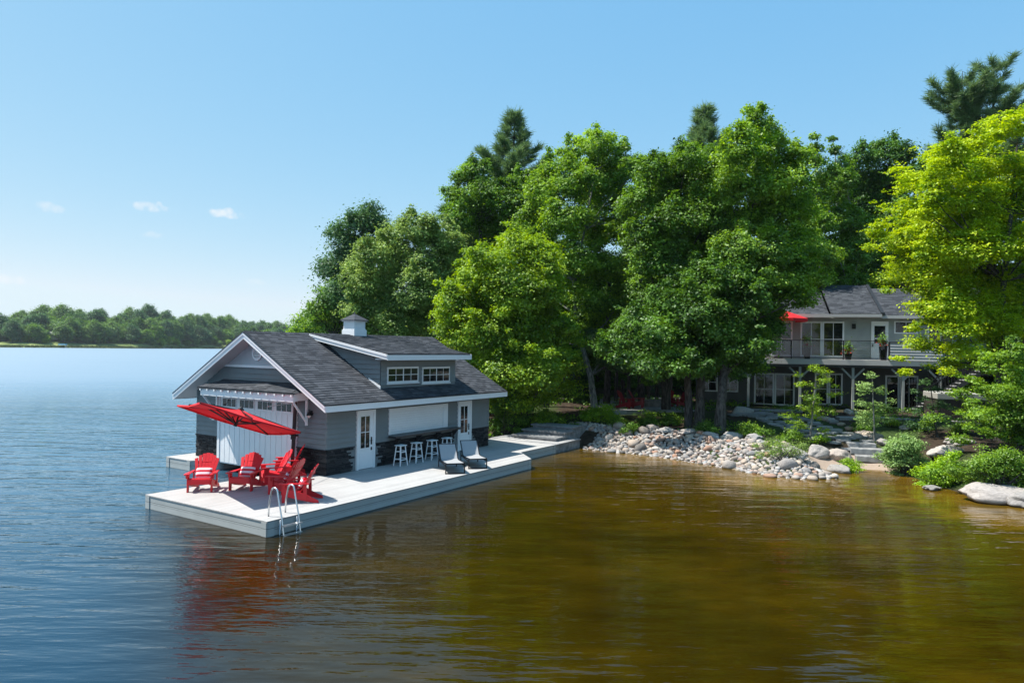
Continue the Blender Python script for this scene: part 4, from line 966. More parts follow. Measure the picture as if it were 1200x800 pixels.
# ------------------------------------------------------------------ trees
def leaves(centers, size, up=.35, fold=.12, rs=RS, aspect=.62, outn=None):
    n = len(centers); nrm = rs.normal(size=(n, 3)); nrm /= np.linalg.norm(nrm, axis=1)[:, None]
    nrm[:, 2] = np.abs(nrm[:, 2])+up
    if outn is not None: nrm += outn*.85
    nrm /= np.linalg.norm(nrm, axis=1)[:, None]
    t = rs.normal(size=(n, 3)); t -= nrm*(t*nrm).sum(1)[:, None]; t /= np.linalg.norm(t, axis=1)[:, None]
    b = np.cross(nrm, t); s_ = size*(.6+.8*rs.rand(n))[:, None]
    c = centers; v = np.stack([c-t*s_*.5, c+b*s_*aspect*.5+nrm*s_*fold, c+t*s_*.5, c-b*s_*aspect*.5+nrm*s_*fold], 1).reshape(-1, 3)
    q = np.arange(n*4).reshape(-1, 4)
    return v, q
def blob(center, r, n_clump, per, rs, flat=.8, sig=.26, vsig=.5, shell=(.45, 1.0)):
    d = rs.normal(size=(n_clump, 3)); d /= np.linalg.norm(d, axis=1)[:, None]
    d[:, 2] = d[:, 2]*.9+.12
    rad = r*(shell[0]+(shell[1]-shell[0])*rs.rand(n_clump)**.6)*(1+.2*rs.normal(size=n_clump))
    cc = np.array(center)+d*rad[:, None]*np.array([1, 1, flat])
    k = (per*(.45+1.1*rs.rand(n_clump))).astype(int)+1
    idx = np.repeat(np.arange(n_clump), k)
    sg = sig*(.6+.8*rs.rand(n_clump))[idx][:, None]
    off = rs.normal(size=(len(idx), 3))*sg*np.array([1, 1, vsig])
    return cc[idx]+off, d[idx], cc
def limb(mb, p, q, r0_, r1_, rs, sag=.12, n=6, seg=5, m=0):
    p, q = Vector(p), Vector(q); L_ = (q-p).length; pts = []; rr = []
    j = Vector((rs.uniform(-1, 1), rs.uniform(-1, 1), rs.uniform(-.3, 1)))*L_*sag
    for k in range(seg+1):
        f = k/seg; pts.append(p.lerp(q, f)+j*math.sin(math.pi*f)*.8+Vector((rs.uniform(-1, 1), rs.uniform(-1, 1), 0))*L_*.02*(0 < k < seg)); rr.append(r0_+(r1_-r0_)*f)
    mb.tube(pts, rr, n, m, cap=False)
def tree(name, label, cat, base, trunk_pts, r_base, lobes, lmat, bark, leaf=.17, cov=1.0, flat=.8, sig=.22, per=30, vsig=.55, group=None, seed=0, up=.35, aspect=.62, limbs=True, shell=(.35, 1.06)):
    """lobes: (Vector centre, radius) in world coordinates; trunk_pts: world points from the ground up"""
    rs = np.random.RandomState(seed+100); rp = random.Random(seed+50)
    base = Vector(base); t = thing(name, label, cat, base, 0, group); leaf = leaf*.88
    C_ = []; O_ = []
    mb = MB(); tp = [Vector(p)-base for p in trunk_pts]; n_ = len(tp)
    rads = [r_base*(1.25 if k == 0 else (1-.8*k/(n_-1))) for k in range(n_)]
    mb.tube(tp, rads, 9, cap=False)
    for c_, r_ in lobes:
        area = 4*math.pi*r_*r_*(.5+.5*flat); nl = 1.9*cov*area/(leaf*leaf*.36); nc = max(3, int(nl/per)) if r_ > .5 else max(2, int(nl/12)); kk = 1 if r_ > .5 else .4
        a_, o_, ccs = blob(c_-base, r_, nc, per*kk, rs, flat, sig*(1 if r_ > .5 else .5), vsig, shell)
        C_.append(a_); O_.append(o_)
        if limbs and r_ > .45:
            rel_ = c_-base
            # nearest point on the trunk somewhat below the lobe
            best = min(range(n_), key=lambda k: (tp[k]-(rel_-Vector((0, 0, r_*1.2+.25*(rel_-tp[k]).xy.length)))).length if tp[k].z < rel_.z+.2 else 1e9)
            rr = max(.02, rads[best]*.42)
            limb(mb, tp[best], rel_, rr, rr*.35, rp)
            for k in rs.choice(len(ccs), min(5, len(ccs)), replace=False): limb(mb, rel_, Vector(ccs[k]), rr*.35, .008, rp, n=4, seg=3)
    C_ = np.concatenate(C_); O_ = np.concatenate(O_)
    v, q = leaves(C_, leaf, up, rs=rs, aspect=aspect, outn=O_)
    mb.build('trunk', bark, t, smooth=True)
    np_mesh('crown', v, q, lmat, t)
    return t
def pl(lst, Y, sc_=1.0, jitter=.0, seed=0, ragged=True):
    """photo lobes (px, py, r_px[, dY]) -> world lobes at their own distance"""
    out = []; rp = random.Random(seed)
    for l in lst:
        dy = l[3] if len(l) > 3 else rp.uniform(-1, 1)*jitter
        y = Y+dy; out.append((at(l[0], l[1], y), l[2]/F*y*sc_*(rp.uniform(.82, 1.08) if ragged else 1)))
        if ragged and l[2] >= 13:
            for _ in range(2):
                th = rp.uniform(.1, 3.04); q = l[2]*rp.uniform(.8, 1.05); out.append((at(l[0]+q*math.cos(th), l[1]-q*math.sin(th)*.9, y+rp.uniform(-1, 1)*l[2]/F*y*.6), l[2]/F*y*rp.uniform(.26, .42)))
            if rp.random() < .75:      # an upright leafy shoot
                ox = rp.uniform(-.6, .6)*l[2]; oy = rp.uniform(-.5, .5)*l[2]/F*y
                for hh, q in ((.80, .30), (1.05, .22), (1.27, .14), (1.42, .08)): out.append((at(l[0]+ox*(1-.12*hh), l[1]-l[2]*hh, y+oy), l[2]/F*y*q))
    return out
def addback(lobes, dy, keep=.7, shrink=.95, seed=0):
    """the crown's far half, so that it has depth from any side"""
    rp = random.Random(seed); o = []
    for c_, r_ in lobes:
        if rp.random() < keep: o.append((Vector((c_.x+rp.uniform(-.5, .5), c_.y+dy*rp.uniform(.5, 1.1), c_.z-rp.uniform(0, .6))), r_*shrink))
    return lobes+o
LM = dict(
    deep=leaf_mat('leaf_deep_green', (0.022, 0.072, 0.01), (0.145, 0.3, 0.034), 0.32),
    mid=leaf_mat('leaf_mid_green', (0.034, 0.092, 0.011), (0.2, 0.38, 0.038), 0.34),
    bright=leaf_mat('leaf_bright_green', (0.052, 0.135, 0.012), (0.3, 0.49, 0.045), 0.38),
    yellow=leaf_mat('leaf_yellow_green', (0.13, 0.27, 0.008), (0.55, 0.67, 0.018), 0.34),
    lime=leaf_mat('leaf_lime', (0.08, 0.175, 0.012), (0.34, 0.5, 0.03), 0.36),
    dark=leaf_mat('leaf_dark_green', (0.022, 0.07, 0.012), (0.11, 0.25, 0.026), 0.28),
    blue=leaf_mat('leaf_blue_green', (0.03, 0.085, 0.03), (0.12, 0.24, 0.075), 0.28),
    ash=leaf_mat('leaf_pale_green', (0.075, 0.15, 0.026), (0.36, 0.5, 0.12), 0.32),
    pine=leaf_mat('needle_green', (0.05, 0.11, 0.042), (0.19, 0.3, 0.1), 0.28),
    far=leaf_mat('leaf_far', (0.045, 0.11, 0.026), (0.18, 0.32, 0.06), 0.35),
    fern=leaf_mat('leaf_fern', (0.12, 0.26, 0.015), (0.38, 0.58, 0.03), 0.4),
    silver=leaf_mat('leaf_silver', (0.13, 0.24, 0.06), (0.36, 0.52, 0.17), 0.3),
)
def gz(p): return Vector((p.x, p.y, hz(p.x, p.y)-.08))
def G(px, py):
    r_ = ray(px, py); Y = 15.0
    while Y < 90:
        t = Y/r_[1]; x, z = r_[0]*t, HC+r_[2]*t
        if z <= max(0, hz(x, Y)): break
        Y += .06
    return Vector((x, Y, max(0, hz(x, Y))))
def gat(px, Y):
    p = at(px, 450, Y); return gz(p)

# pale bushy ash beside the boathouse
Lb = pl([(440,300,22),(466,278,20),(492,270,20),(517,278,18),(428,335,24),(460,322,28),(495,308,28),(527,302,20),(420,366,22),(450,358,26),(485,348,30),(518,340,26),(468,385,22),(500,380,24),(543,332,24),(430,392,16),(545,365,24),(470,262,10),(500,256,9),(532,282,12),(415,312,12)], 47, .98, 1.5, 1)
b0 = gat(488, 47.5); tree('ash_tree', 'pale green bushy tree rising behind the boathouse cupola', 'tree', b0, [b0, at(486, 420, 47.5), at(482, 370, 47.5), at(490, 330, 47.5), at(492, 290, 47.5)], .22, addback(Lb, 4, .5), LM['ash'], M['bark'], leaf=.17, cov=1.0, seed=1)
# bright maple right behind the boathouse corner
Lb = pl([(656,385,16),(665,425,16),(668,455,12),(550,322,20),(577,303,22),(606,293,22),(634,302,18),(533,355,20),(560,350,28),(600,340,32),(640,345,24),(530,385,20),(563,390,28),(603,390,34),(645,390,26),(588,430,30),(625,432,30),(654,428,20),(600,462,22),(634,460,22),(585,474,16),(560,425,22),(592,282,10),(622,284,10),(523,370,12),(552,300,9)], 37.5, .98, 1.0, 2)
b0 = gat(601, 39); tree('maple_tree', 'bright yellow green maple directly behind the right end of the boathouse', 'tree', b0, [b0, at(600, 430, 39), at(603, 380, 39), at(600, 340, 39), at(604, 305, 39)], .2, addback(addback(Lb, 3.5, .5, seed=2), -2.0, .3, .8, seed=98), LM['lime'], M['bark'], leaf=.155, cov=1.0, seed=2)
# dark airy oak poking out at the left
Lb = pl([(398,268,12),(416,262,16),(433,247,12),(428,262,16),(446,268,13),(405,292,18),(392,318,18),(440,290,20),(425,325,26),(388,275,7),(412,345,22),(455,300,16)], 60, .98, 1.5, 3)
b0 = gat(425, 61); tree('oak_tree', 'dark blue green tree with an airy top, leftmost of the tall trees', 'tree', b0, [b0, at(426, 380, 61), at(424, 330, 61), at(422, 290, 61), at(430, 258, 61)], .3, addback(Lb, 4, .3, seed=3), LM['blue'], M['bark'], leaf=.24, cov=.85, seed=3, sig=.4)
# two low trees running down to the left end of the wood
Lb = pl([(378,360,14),(393,345,16),(386,376,16),(403,362,18),(398,330,11),(372,378,12),(410,385,16),(366,366,8)], 76, .98, 2, 4)
b0 = gat(392, 77); tree('shore_tree', 'rounded green tree left of the cupola, half way down the slope of the wood', 'tree', b0, [b0, at(391, 395, 77), at(392, 370, 77), at(394, 345, 77)], .3, addback(Lb, 5, .6, seed=4), LM['mid'], M['bark'], leaf=.28, cov=.95, seed=4, sig=.45)
Lb = pl([(352,379,8),(362,371,9),(357,389,9),(345,386,7),(368,384,10),(340,389,5),(366,362,6)], 98, .98, 2, 5)
b0 = gat(356, 100); tree('shore_tree', 'lowest leftmost tree of the near wood, touching the far shoreline', 'tree', b0, [b0, at(356, 400, 100), at(357, 388, 100), at(358, 375, 100)], .3, addback(Lb, 6, .6, seed=5), LM['bright'], M['bark'], leaf=.34, cov=.95, seed=5, sig=.55)
# left deciduous behind the pine
Lb = pl([(545,207,14),(560,200,14),(532,226,13),(545,235,20),(575,225,18),(536,260,18),(565,262,24),(600,240,24),(527,245,9),(590,275,24),(615,215,16),(625,250,22)], 53, .98, 1.5, 6)
b0 = gat(568, 54); tree('maple_tree', 'mid green tree in front of the tall pine, its top left of the pine tip', 'tree', b0, [b0, at(568, 400, 54), at(566, 320, 54), at(562, 260, 54), at(556, 215, 54)], .28, addback(Lb, 4, .5, seed=6), LM['mid'], M['bark'], leaf=.2, cov=1.0, seed=6)
# tall maple with the pale leaning trunk
Lb = pl([(650,197,16),(672,180,16),(700,172,18),(722,187,18),(740,206,14),(640,225,22),(670,215,26),(705,215,28),(735,235,20),(627,265,24),(660,260,30),(700,262,30),(735,275,22),(640,305,26),(680,308,30),(720,315,26),(652,350,22),(690,352,24),(725,358,22),(693,158,8),(715,162,8),(680,166,8),(655,180,7),(735,190,8),(670,385,14),(660,392,18),(700,392,18),(728,395,16)], 43, .98, 1.6, 7)
b0 = gz(at(698, 470, 41)); tree('maple_tree', 'tall maple with a pale leaning trunk standing in the dark gap', 'tree', b0, [b0, at(692, 440, 41.2), at(682, 405, 41.5), at(675, 370, 42), at(672, 330, 42.5), at(685, 270, 43), at(698, 200, 43)], .19, addback(Lb, 3.5, .5, seed=7), LM['bright'], M['birch'], leaf=.165, cov=1.0, seed=7)
# next maple
Lb = pl([(765,200,16),(786,190,16),(806,187,18),(826,182,16),(747,235,16),(775,225,24),(810,215,26),(840,207,18),(757,270,22),(790,265,28),(825,255,28),(762,310,24),(795,305,28),(830,300,28),(762,350,22),(790,350,26),(752,215,8),(775,185,7),(797,176,7),(742,255,8),(752,190,11),(738,192,11),(765,385,22),(800,385,22),(740,385,16)], 38.5, .98, 1.6, 8)
b0 = gat(781, 41); tree('maple_tree', 'dense mid green tree in the middle of the wood, left of the tallest bright top', 'tree', b0, [b0, at(781, 400, 41), at(784, 330, 41), at(790, 270, 41), at(800, 200, 41)], .24, addback(Lb, 4, .5, seed=8), LM['mid'], M['bark'], leaf=.165, cov=1.0, seed=8)
# low dark tree in front with the two trunks
Lb = pl([(735,398,18),(752,385,22),(785,380,26),(820,370,28),(855,380,26),(762,418,18),(800,412,20),(845,412,24),(872,408,22),(850,335,28),(880,350,28),(815,335,28),(778,352,24),(742,422,12),(893,385,20),(828,438,12),(860,432,16),(790,436,9),(712,408,14),(770,440,8),(790,425,13),(822,430,14),(850,424,14)], 35.5, .98, 1.4, 9)
b0 = gz(P(819, 500, 1.0)); tree('linden_tree', 'dark spreading tree on the stone bank with two close grey trunks', 'tree', b0, [b0, at(821, 470, b0.y), at(822, 430, b0.y+.4), at(822, 390, b0.y+1.2), at(824, 350, b0.y+2)], .27, addback(addback(Lb, 4, .5, seed=9), -2.4, .35, .8, seed=99), LM['deep'], M['bark'], leaf=.16, cov=1.05, seed=9, limbs=False)
tr9 = bpy.data.objects['linden_tree']; p1 = gz(P(807, 499, 1.0)); mb = MB()
mb.tube([p1-b0, at(807, 470, p1.y)-b0, at(805, 430, p1.y)-b0, at(800, 390, p1.y+1)-b0, at(790, 350, p1.y+2)-b0], [.24, .19, .17, .12, .05], 9, cap=False); mb.build('trunk', M['bark'], tr9, smooth=True)
# tallest bright maple
Lb = pl([(885,142,14),(870,157,14),(902,157,14),(861,181,20),(890,180,24),(920,181,18),(940,182,13),(856,220,24),(890,220,28),(925,215,24),(870,258,28),(905,256,28),(938,250,20),(862,298,28),(900,300,30),(938,295,24),(888,338,28),(915,328,24),(935,312,16),(890,372,22),(880,398,20),(905,360,16),(896,405,14),(880,428,16),(876,128,6),(893,126,6),(858,160,7),(915,166,8),(932,170,6),(849,200,7),(883,415,14),(932,338,18),(943,320,18),(938,350,15),(922,330,18)], 36.5, .98, 1.5, 10)
b0 = gz(P(843, 505, .95)); tree('maple_tree', 'tallest bright green maple, its crown overhanging the left side of the cottage', 'tree', b0, [b0, at(845, 475, b0.y), at(848, 440, b0.y+.6), at(854, 390, b0.y+2.2), at(866, 320, b0.y+4.2), at(880, 240, b0.y+5.2), at(886, 165, b0.y+5.4)], .27, addback(Lb, 4, .5, seed=10), LM['bright'], M['bark'], leaf=.16, cov=1.05, seed=10)
# aspens and round crowns behind the cottage
Lb = pl([(955,174,9),(951,190,10),(965,205,15),(955,230,17),(962,262,20),(950,295,18),(968,300,18),(960,330,16),(955,160,5)], 50, .98, 1.2, 11)
b0 = gat(960, 51); tree('aspen_tree', 'narrow upright tree just right of the tallest maple top', 'tree', b0, [b0, at(960, 380, 51), at(960, 280, 51), at(957, 170, 51)], .16, addback(Lb, 3, .6, seed=11), LM['bright'], M['birch'], leaf=.19, cov=1.0, seed=11)
Lb = pl([(977,176,8),(985,196,11),(992,215,13),(982,230,16),(990,258,20),(1005,262,16),(988,292,20),(1005,300,18),(982,322,16),(1003,330,16),(975,163,5)], 52, .98, 1.2, 12)
b0 = gat(988, 53); tree('aspen_tree', 'second narrow upright tree, between the tallest maple and the round crowns', 'tree', b0, [b0, at(988, 380, 53), at(988, 280, 53), at(978, 175, 53)], .16, addback(Lb, 3, .6, seed=12), LM['mid'], M['birch'], leaf=.19, cov=1.0, seed=12)
Lb = pl([(1015,187,16),(1040,178,16),(1060,182,14),(1003,212,18),(1030,210,24),(1060,214,22),(1081,202,14),(1022,250,24),(1055,254,24),(1085,250,20),(1012,296,22),(1042,300,24),(1075,300,22),(992,328,16),(1030,328,18),(1068,330,18)], 58, .98, 2, 13)
b0 = gat(1040, 60); tree('oak_tree', 'broad round dark crown rising behind the cottage roof', 'tree', b0, [b0, at(1040, 380, 60), at(1040, 300, 60), at(1040, 200, 60)], .35, addback(Lb, 4, .6, seed=13), LM['dark'], M['bark'], leaf=.22, cov=1.0, seed=13, sig=.35)
# yellow sugar maple at the right
Lb = pl([(1195,152,16),(1170,158,15),(1145,168,16),(1120,178,16),(1104,192,16),(1098,206,13),(1208,190,24),(1170,195,24),(1135,205,24),(1106,220,22),(1094,232,18),(1087,252,15),(1212,240,28),(1175,240,28),(1140,250,28),(1106,260,26),(1093,270,22),(1084,287,13),(1212,290,28),(1170,295,28),(1130,300,28),(1110,305,26),(1096,310,19),(1208,340,26),(1165,345,26),(1125,345,26),(1108,350,24),(1200,385,22),(1160,385,24),(1122,388,22),(1130,412,16),(1108,410,12),(1160,418,18),(1200,420,18),(1112,435,10),(1255,190,34),(1265,260,38),(1260,340,36),(1290,300,36),(1182,134,8),(1160,143,7),(1200,132,8),(1083,262,7),(1078,290,6),(1101,190,7),(1089,235,7),(1080,300,10),(1064,270,9),(1086,250,10),(1105,175,9),(1104,330,20),(1110,330,22),(1145,320,24),(1190,320,24),(1150,275,24),(1190,270,24),(1120,240,20),(1150,225,22),(1190,220,22),(1120,290,22),(1107,365,20),(1145,370,22),(1180,368,22)], 30.5, .88, 1.5, 14)
b0 = gz(at(1172, 470, 31)); tree('sugar_maple', 'big yellow green maple filling the right edge of the picture', 'tree', b0, [b0, at(1173, 440, 31), at(1173, 390, 31), at(1176, 330, 31), at(1185, 250, 31), at(1192, 170, 31)], .22, addback(Lb, 3.5, .6, seed=14), LM['yellow'], M['bark'], leaf=.13, cov=1.0, flat=.68, sig=.27, vsig=.22, seed=14, up=.8, per=26)
# leafy green small tree below it
Lb = pl([(1160,432,13),(1185,417,16),(1203,440,20),(1152,457,13),(1180,460,20),(1147,485,13),(1175,490,20),(1207,485,22),(1137,500,9),(1165,508,14),(1195,513,18),(1225,460,24),(1230,500,24),(1140,470,7)], 26.5, .9, .8, 15)
b0 = gz(P(1185, 535, .8)); tree('dogwood_tree', 'low leafy green tree under the yellow maple at the right edge', 'tree', b0, [b0, at(1185, 500, b0.y), at(1186, 460, b0.y), at(1188, 430, b0.y)], .08, addback(Lb, 2, .5, seed=15), LM['bright'], M['bark'], leaf=.10, cov=1.0, flat=.6, sig=.16, vsig=.35, seed=15, up=.7, per=18)

# pines: whorls of boughs ending in needle tufts
def pine(label, base, height, spread, top_open, seed, lmat, trunk_r=.22, whorl=.85, start=.3, tuft=.42, group=None, dens=1.0, droop=.12, prof=None):
    rp = random.Random(seed); rs = np.random.RandomState(seed)
    base = Vector(base); t = thing('pine_tree', label, 'tree', base, 0, group); mb = MB()
    mb.tube([(0, 0, 0), (.05, 0, height*.35), (-.05, .05, height*.7), (0, 0, height)], [trunk_r, trunk_r*.8, trunk_r*.45, .02], 8, cap=False)
    pts = []; z_ = height*start
    while z_ < height*.985:
        f = (z_/height-start)/(1-start); Lr = (prof(f) if prof else spread*(1-f)**.75*(.75+.25*math.sin(f*17+seed)))+.18
        nb = rp.randint(4, 6)
        for k in range(nb):
            th = 2*math.pi*(k+rp.random()*.7)/nb; l = Lr*rp.uniform(.6, 1.12); d = Vector((math.cos(th), math.sin(th), 0))
            tip = Vector((0, 0, z_))+d*l+Vector((0, 0, l*(.22-droop+.25*f)))
            mid = Vector((0, 0, z_))+d*l*.55+Vector((0, 0, -l*.04))
            mb.tube([(0, 0, z_), mid, tip], [max(.012, trunk_r*.18*(1-f)+.015), .018, .007], 4, cap=False)
            nt_ = max(3, int(l*5.0*dens))
            for j in range(int(nt_*1.6)):
                g_ = .30+.7*(j+rp.random())/int(nt_*1.6); c_ = (mid.lerp(tip, (g_-.5)*2) if g_ > .5 else Vector((0, 0, z_)).lerp(mid, g_*2))
                side = Vector((-d.y, d.x, 0))*rp.uniform(-1, 1)*l*.28*(1.15-g_)
                pts.append((c_+side+Vector((0, 0, rp.uniform(-.02, .16))), d))
        z_ += whorl*rp.uniform(.7, 1.2)*(1-.45*f)
    pc = np.array([tuple(p) for p, _ in pts]); dc = np.array([tuple(d) for _, d in pts]); k = 20; n = len(pc)*k
    cen = np.repeat(pc, k, 0); dr = rs.normal(size=(n, 3)); dr[:, 2] = np.abs(dr[:, 2])*.7+.05; dr += np.repeat(dc, k, 0)*.8; dr /= np.linalg.norm(dr, axis=1)[:, None]
    ln = tuft*(.6+.7*rs.rand(n))[:, None]; w_ = np.cross(dr, rs.normal(size=(n, 3))); w_ /= np.linalg.norm(w_, axis=1)[:, None]; w_ *= .024
    cen = cen+rs.normal(size=(n, 3))*.10
    v = np.stack([cen-w_, cen+w_, cen+w_*.3+dr*ln, cen-w_*.3+dr*ln], 1).reshape(-1, 3)
    mb.build('trunk', M['bark'], t, smooth=True); np_mesh('crown', v, np.arange(n*4).reshape(-1, 4), lmat, t)
    return t
tp = at(603, 133, 57); b0 = gz(tp); pine('tall white pine with a pointed blue green top, left of the middle of the wood', b0, tp.z-b0.z, 7.6, 0, 21, LM['pine'], .3, .95, .35, .5, dens=1.5)
tp = at(825, 121, 57); b0 = gz(tp); pine('dark pine tip showing behind the wood, left of the tallest maple', b0, tp.z-b0.z, 5.4, 0, 22, LM['pine'], .3, .95, .45, .5, dens=1.5)
tp = at(1165, 68, 60); b0 = gz(tp); 
pine('old white pine with an open ragged top above the yellow maple', b0, tp.z-b0.z, 5, 0, 24, LM['pine'], .35, 1.5, .45, .6, dens=1.5, droop=-.05, prof=lambda f: 6.0*(1-f)**.5*(.6+.4*math.sin(f*21)))
tp = at(1128, 84, 61); b0 = gz(tp); 
pine('second open topped white pine just left of the old one', b0, tp.z-b0.z, 4.2, 0, 27, LM['pine'], .3, 1.4, .5, .6, dens=1.5, droop=-.05, prof=lambda f: 5.6*(1-f)**.45*(.62+.38*math.sin(f*16+1)))

# the dark wood behind: shadow-side trees, copies of three built ones
def simple_lobes(b, h, r, n, seed, low=.25):
    rp = random.Random(seed); o = []
    for k in range(n):
        f = low+(1-low)*(k+.5)/n; rr = r*(math.sin(math.pi*min(1, (f-low)/(1-low)*.8+.18)))
        th = rp.uniform(0, 6.28); o.append((Vector((b.x+math.cos(th)*rr*.55, b.y+math.sin(th)*rr*.55, b.z+h*f)), max(.7, rr*.62)))
    return o
protos = []
WG = 'trees of the wood behind'
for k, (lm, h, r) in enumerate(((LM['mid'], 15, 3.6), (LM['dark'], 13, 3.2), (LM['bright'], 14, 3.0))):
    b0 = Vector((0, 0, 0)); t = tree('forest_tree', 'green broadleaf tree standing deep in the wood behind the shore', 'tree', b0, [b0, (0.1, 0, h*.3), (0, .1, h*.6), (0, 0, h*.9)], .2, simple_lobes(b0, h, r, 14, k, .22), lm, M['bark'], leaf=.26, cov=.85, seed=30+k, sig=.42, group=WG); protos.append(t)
rp = random.Random(77); first = [True]*3
spots = []
for px, Y in ((470,62),(505,64),(535,60),(560,66),(590,62),(620,56),(650,60),(668,52),(690,64),(712,55),(735,60),(760,54),(782,62),(806,55),(838,60),(862,54),(885,60),(912,56),(935,64),(960,66),(985,70),(1015,72),(1045,74),(1080,66),(1110,58),(1140,54),(1175,56),(1200,60),(1235,50),(1275,54),(1215,42),(1260,40),(1320,46),(640,48),(722,49),(760,48),(450,72),(430,82),(408,92)):
    spots.append((px, Y))
for i, (px, Y) in enumerate(spots):
    k = i % 3; g_ = gat(px, Y); scl = rp.uniform(.62, .85)*(1.0 if Y < 75 else .75)
    if Y < 52: scl *= .72
    if px < 500: scl *= .62
    if first[k]: t = protos[k]; t.location = g_; t.scale = (scl,)*3; first[k] = False
    else: dup(protos[k], g_, rp.uniform(0, 6.28), scale=(scl*rp.uniform(.9, 1.1), scl, scl*rp.uniform(.9, 1.1)))
for k, (px, Y, w_) in enumerate(((610, 46, 26), (648, 52, 26), (690, 55, 28), (732, 54, 26), (775, 55, 28), (818, 53, 26), (858, 50, 24), (552, 47, 22), (1150, 42, 24), (1195, 38, 22))):
    b0 = gat(px, Y); yb = 418 if px < 1000 else 440; rq = random.Random(k)
    lb = [(at(px+rq.uniform(-w_, w_)*.8, yb+rq.uniform(-26, 36), Y+rq.uniform(-.8, .8)), w_*.42/F*Y*rq.uniform(.8, 1.25)) for _ in range(9)]
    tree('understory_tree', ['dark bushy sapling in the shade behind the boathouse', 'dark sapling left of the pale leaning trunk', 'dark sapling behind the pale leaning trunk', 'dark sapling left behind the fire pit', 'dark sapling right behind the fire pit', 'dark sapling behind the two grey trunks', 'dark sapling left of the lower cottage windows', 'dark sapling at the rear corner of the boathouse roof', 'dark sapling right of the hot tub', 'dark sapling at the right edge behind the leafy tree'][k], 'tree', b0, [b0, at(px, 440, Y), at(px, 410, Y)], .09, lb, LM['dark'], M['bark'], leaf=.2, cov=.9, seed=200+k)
Lb = pl([(700,405,14),(722,398,16),(745,408,16),(765,430,13),(735,432,12),(710,425,10),(780,418,12),(690,390,12)], 41.5, .95, .8, 61)
b0 = gat(737, 43); tree('hemlock_tree', 'low dark hemlock boughs above the fire pit', 'tree', b0, [b0, at(737, 440, 43), at(735, 410, 42.5), at(733, 390, 42)], .12, addback(Lb, 2.5, .8, seed=61), LM['pine'], M['bark'], leaf=.13, cov=1.0, flat=.5, seed=61, vsig=.3)
for k, (x, y, q) in enumerate(((-12, 49, .30), (-14.5, 54, .32), (-15, 60, .34), (-19, 63, .30), (-20, 72, .34), (-25, 78, .30), (-26, 88, .34), (-33, 98, .32), (-36, 112, .36), (30, 34, .55), (36, 30, .6), (42, 38, .7), (34, 42, .7), (50, 30, .6), (28, 27, .3), (24, 24, .22), (33, 22, .3))):
    dup(protos[k % 3], (x, y, hz(x, y)-.1), k*1.7, scale=(q*1.25, q*1.25, q))
# bare dark trunks seen in the shade under the crowns
tk = None
for i, (px, Y) in enumerate(((572, 40), (640, 43), (652, 46), (665, 49), (711, 45), (722, 47), (730, 50), (752, 44.5), (770, 49), (786, 52), (620, 47), (677, 53), (700, 55))):
    b0 = gat(px, Y)
    if tk is None:
        mb = MB(); mb.tube([(0, 0, 0), (.05, .02, 2), (-.05, .05, 4.5), (.1, 0, 8)], [.17, .14, .12, .08], 8)
        for j in range(5): mb.tube([(0, 0, 2.5+j), (.5*math.cos(j*2), .5*math.sin(j*2), 3+j)], [.02, .006], 4)
        tk = thing('tree_trunk', 'slim dark trunk standing in the shade of the wood', 'tree', b0, 0, 'shaded trunks in the wood'); mb.build('trunk', M['bark'], tk, smooth=True)
    else: dup(tk, b0, i*1.3, scale=(1+.4*math.sin(i*2), 1+.4*math.sin(i*2), 1))

# young trees in front of the cottage
def young(label, px, py, z, lob, lm, seed, Y=None, leaf=.085, bark=M['birch']):
    b0 = G(px, py)-Vector((0, 0, .03)); L_ = pl(lob, b0.y, .95, .5, seed); top = max(L_, key=lambda q: q[0].z)[0]
    return tree('young_tree', label, 'tree', b0, [b0, b0.lerp(top, .35), b0.lerp(top, .7), top], .045, addback(L_, .6, .6, .9, seed), lm, bark, leaf=leaf, cov=.62, flat=.6, sig=.12, vsig=.35, seed=seed, up=.6, per=12)
young('thin young tree with lime leaves in front of the cottage lower windows', 949, 517, .85, [(957,432,9),(940,450,9),(935,440,5),(967,446,10),(978,452,5),(950,466,12),(928,488,9),(918,487,5),(955,486,13),(973,482,9),(940,500,8),(965,503,8),(948,478,9),(975,463,6)], LM['lime'], 40)
young('young tree with reddish leaf tips in the middle of the bed, beside the stone steps', 1025, 517, .85, [(1022,440,8),(1014,452,9),(1033,458,9),(1012,473,11),(1033,477,12),(1020,495,12),(1040,492,9),(1007,490,7),(1045,470,6),(1008,462,5)], LM['silver'], 41)
young('young dark leaved tree at the right of the garden bed, before the stairs', 1098, 512, .95, [(1088,432,6),(1084,448,8),(1097,456,9),(1080,468,10),(1100,474,12),(1088,489,11),(1105,490,9),(1076,480,7),(1112,478,6)], LM['blue'], 42, bark=M['bark'])

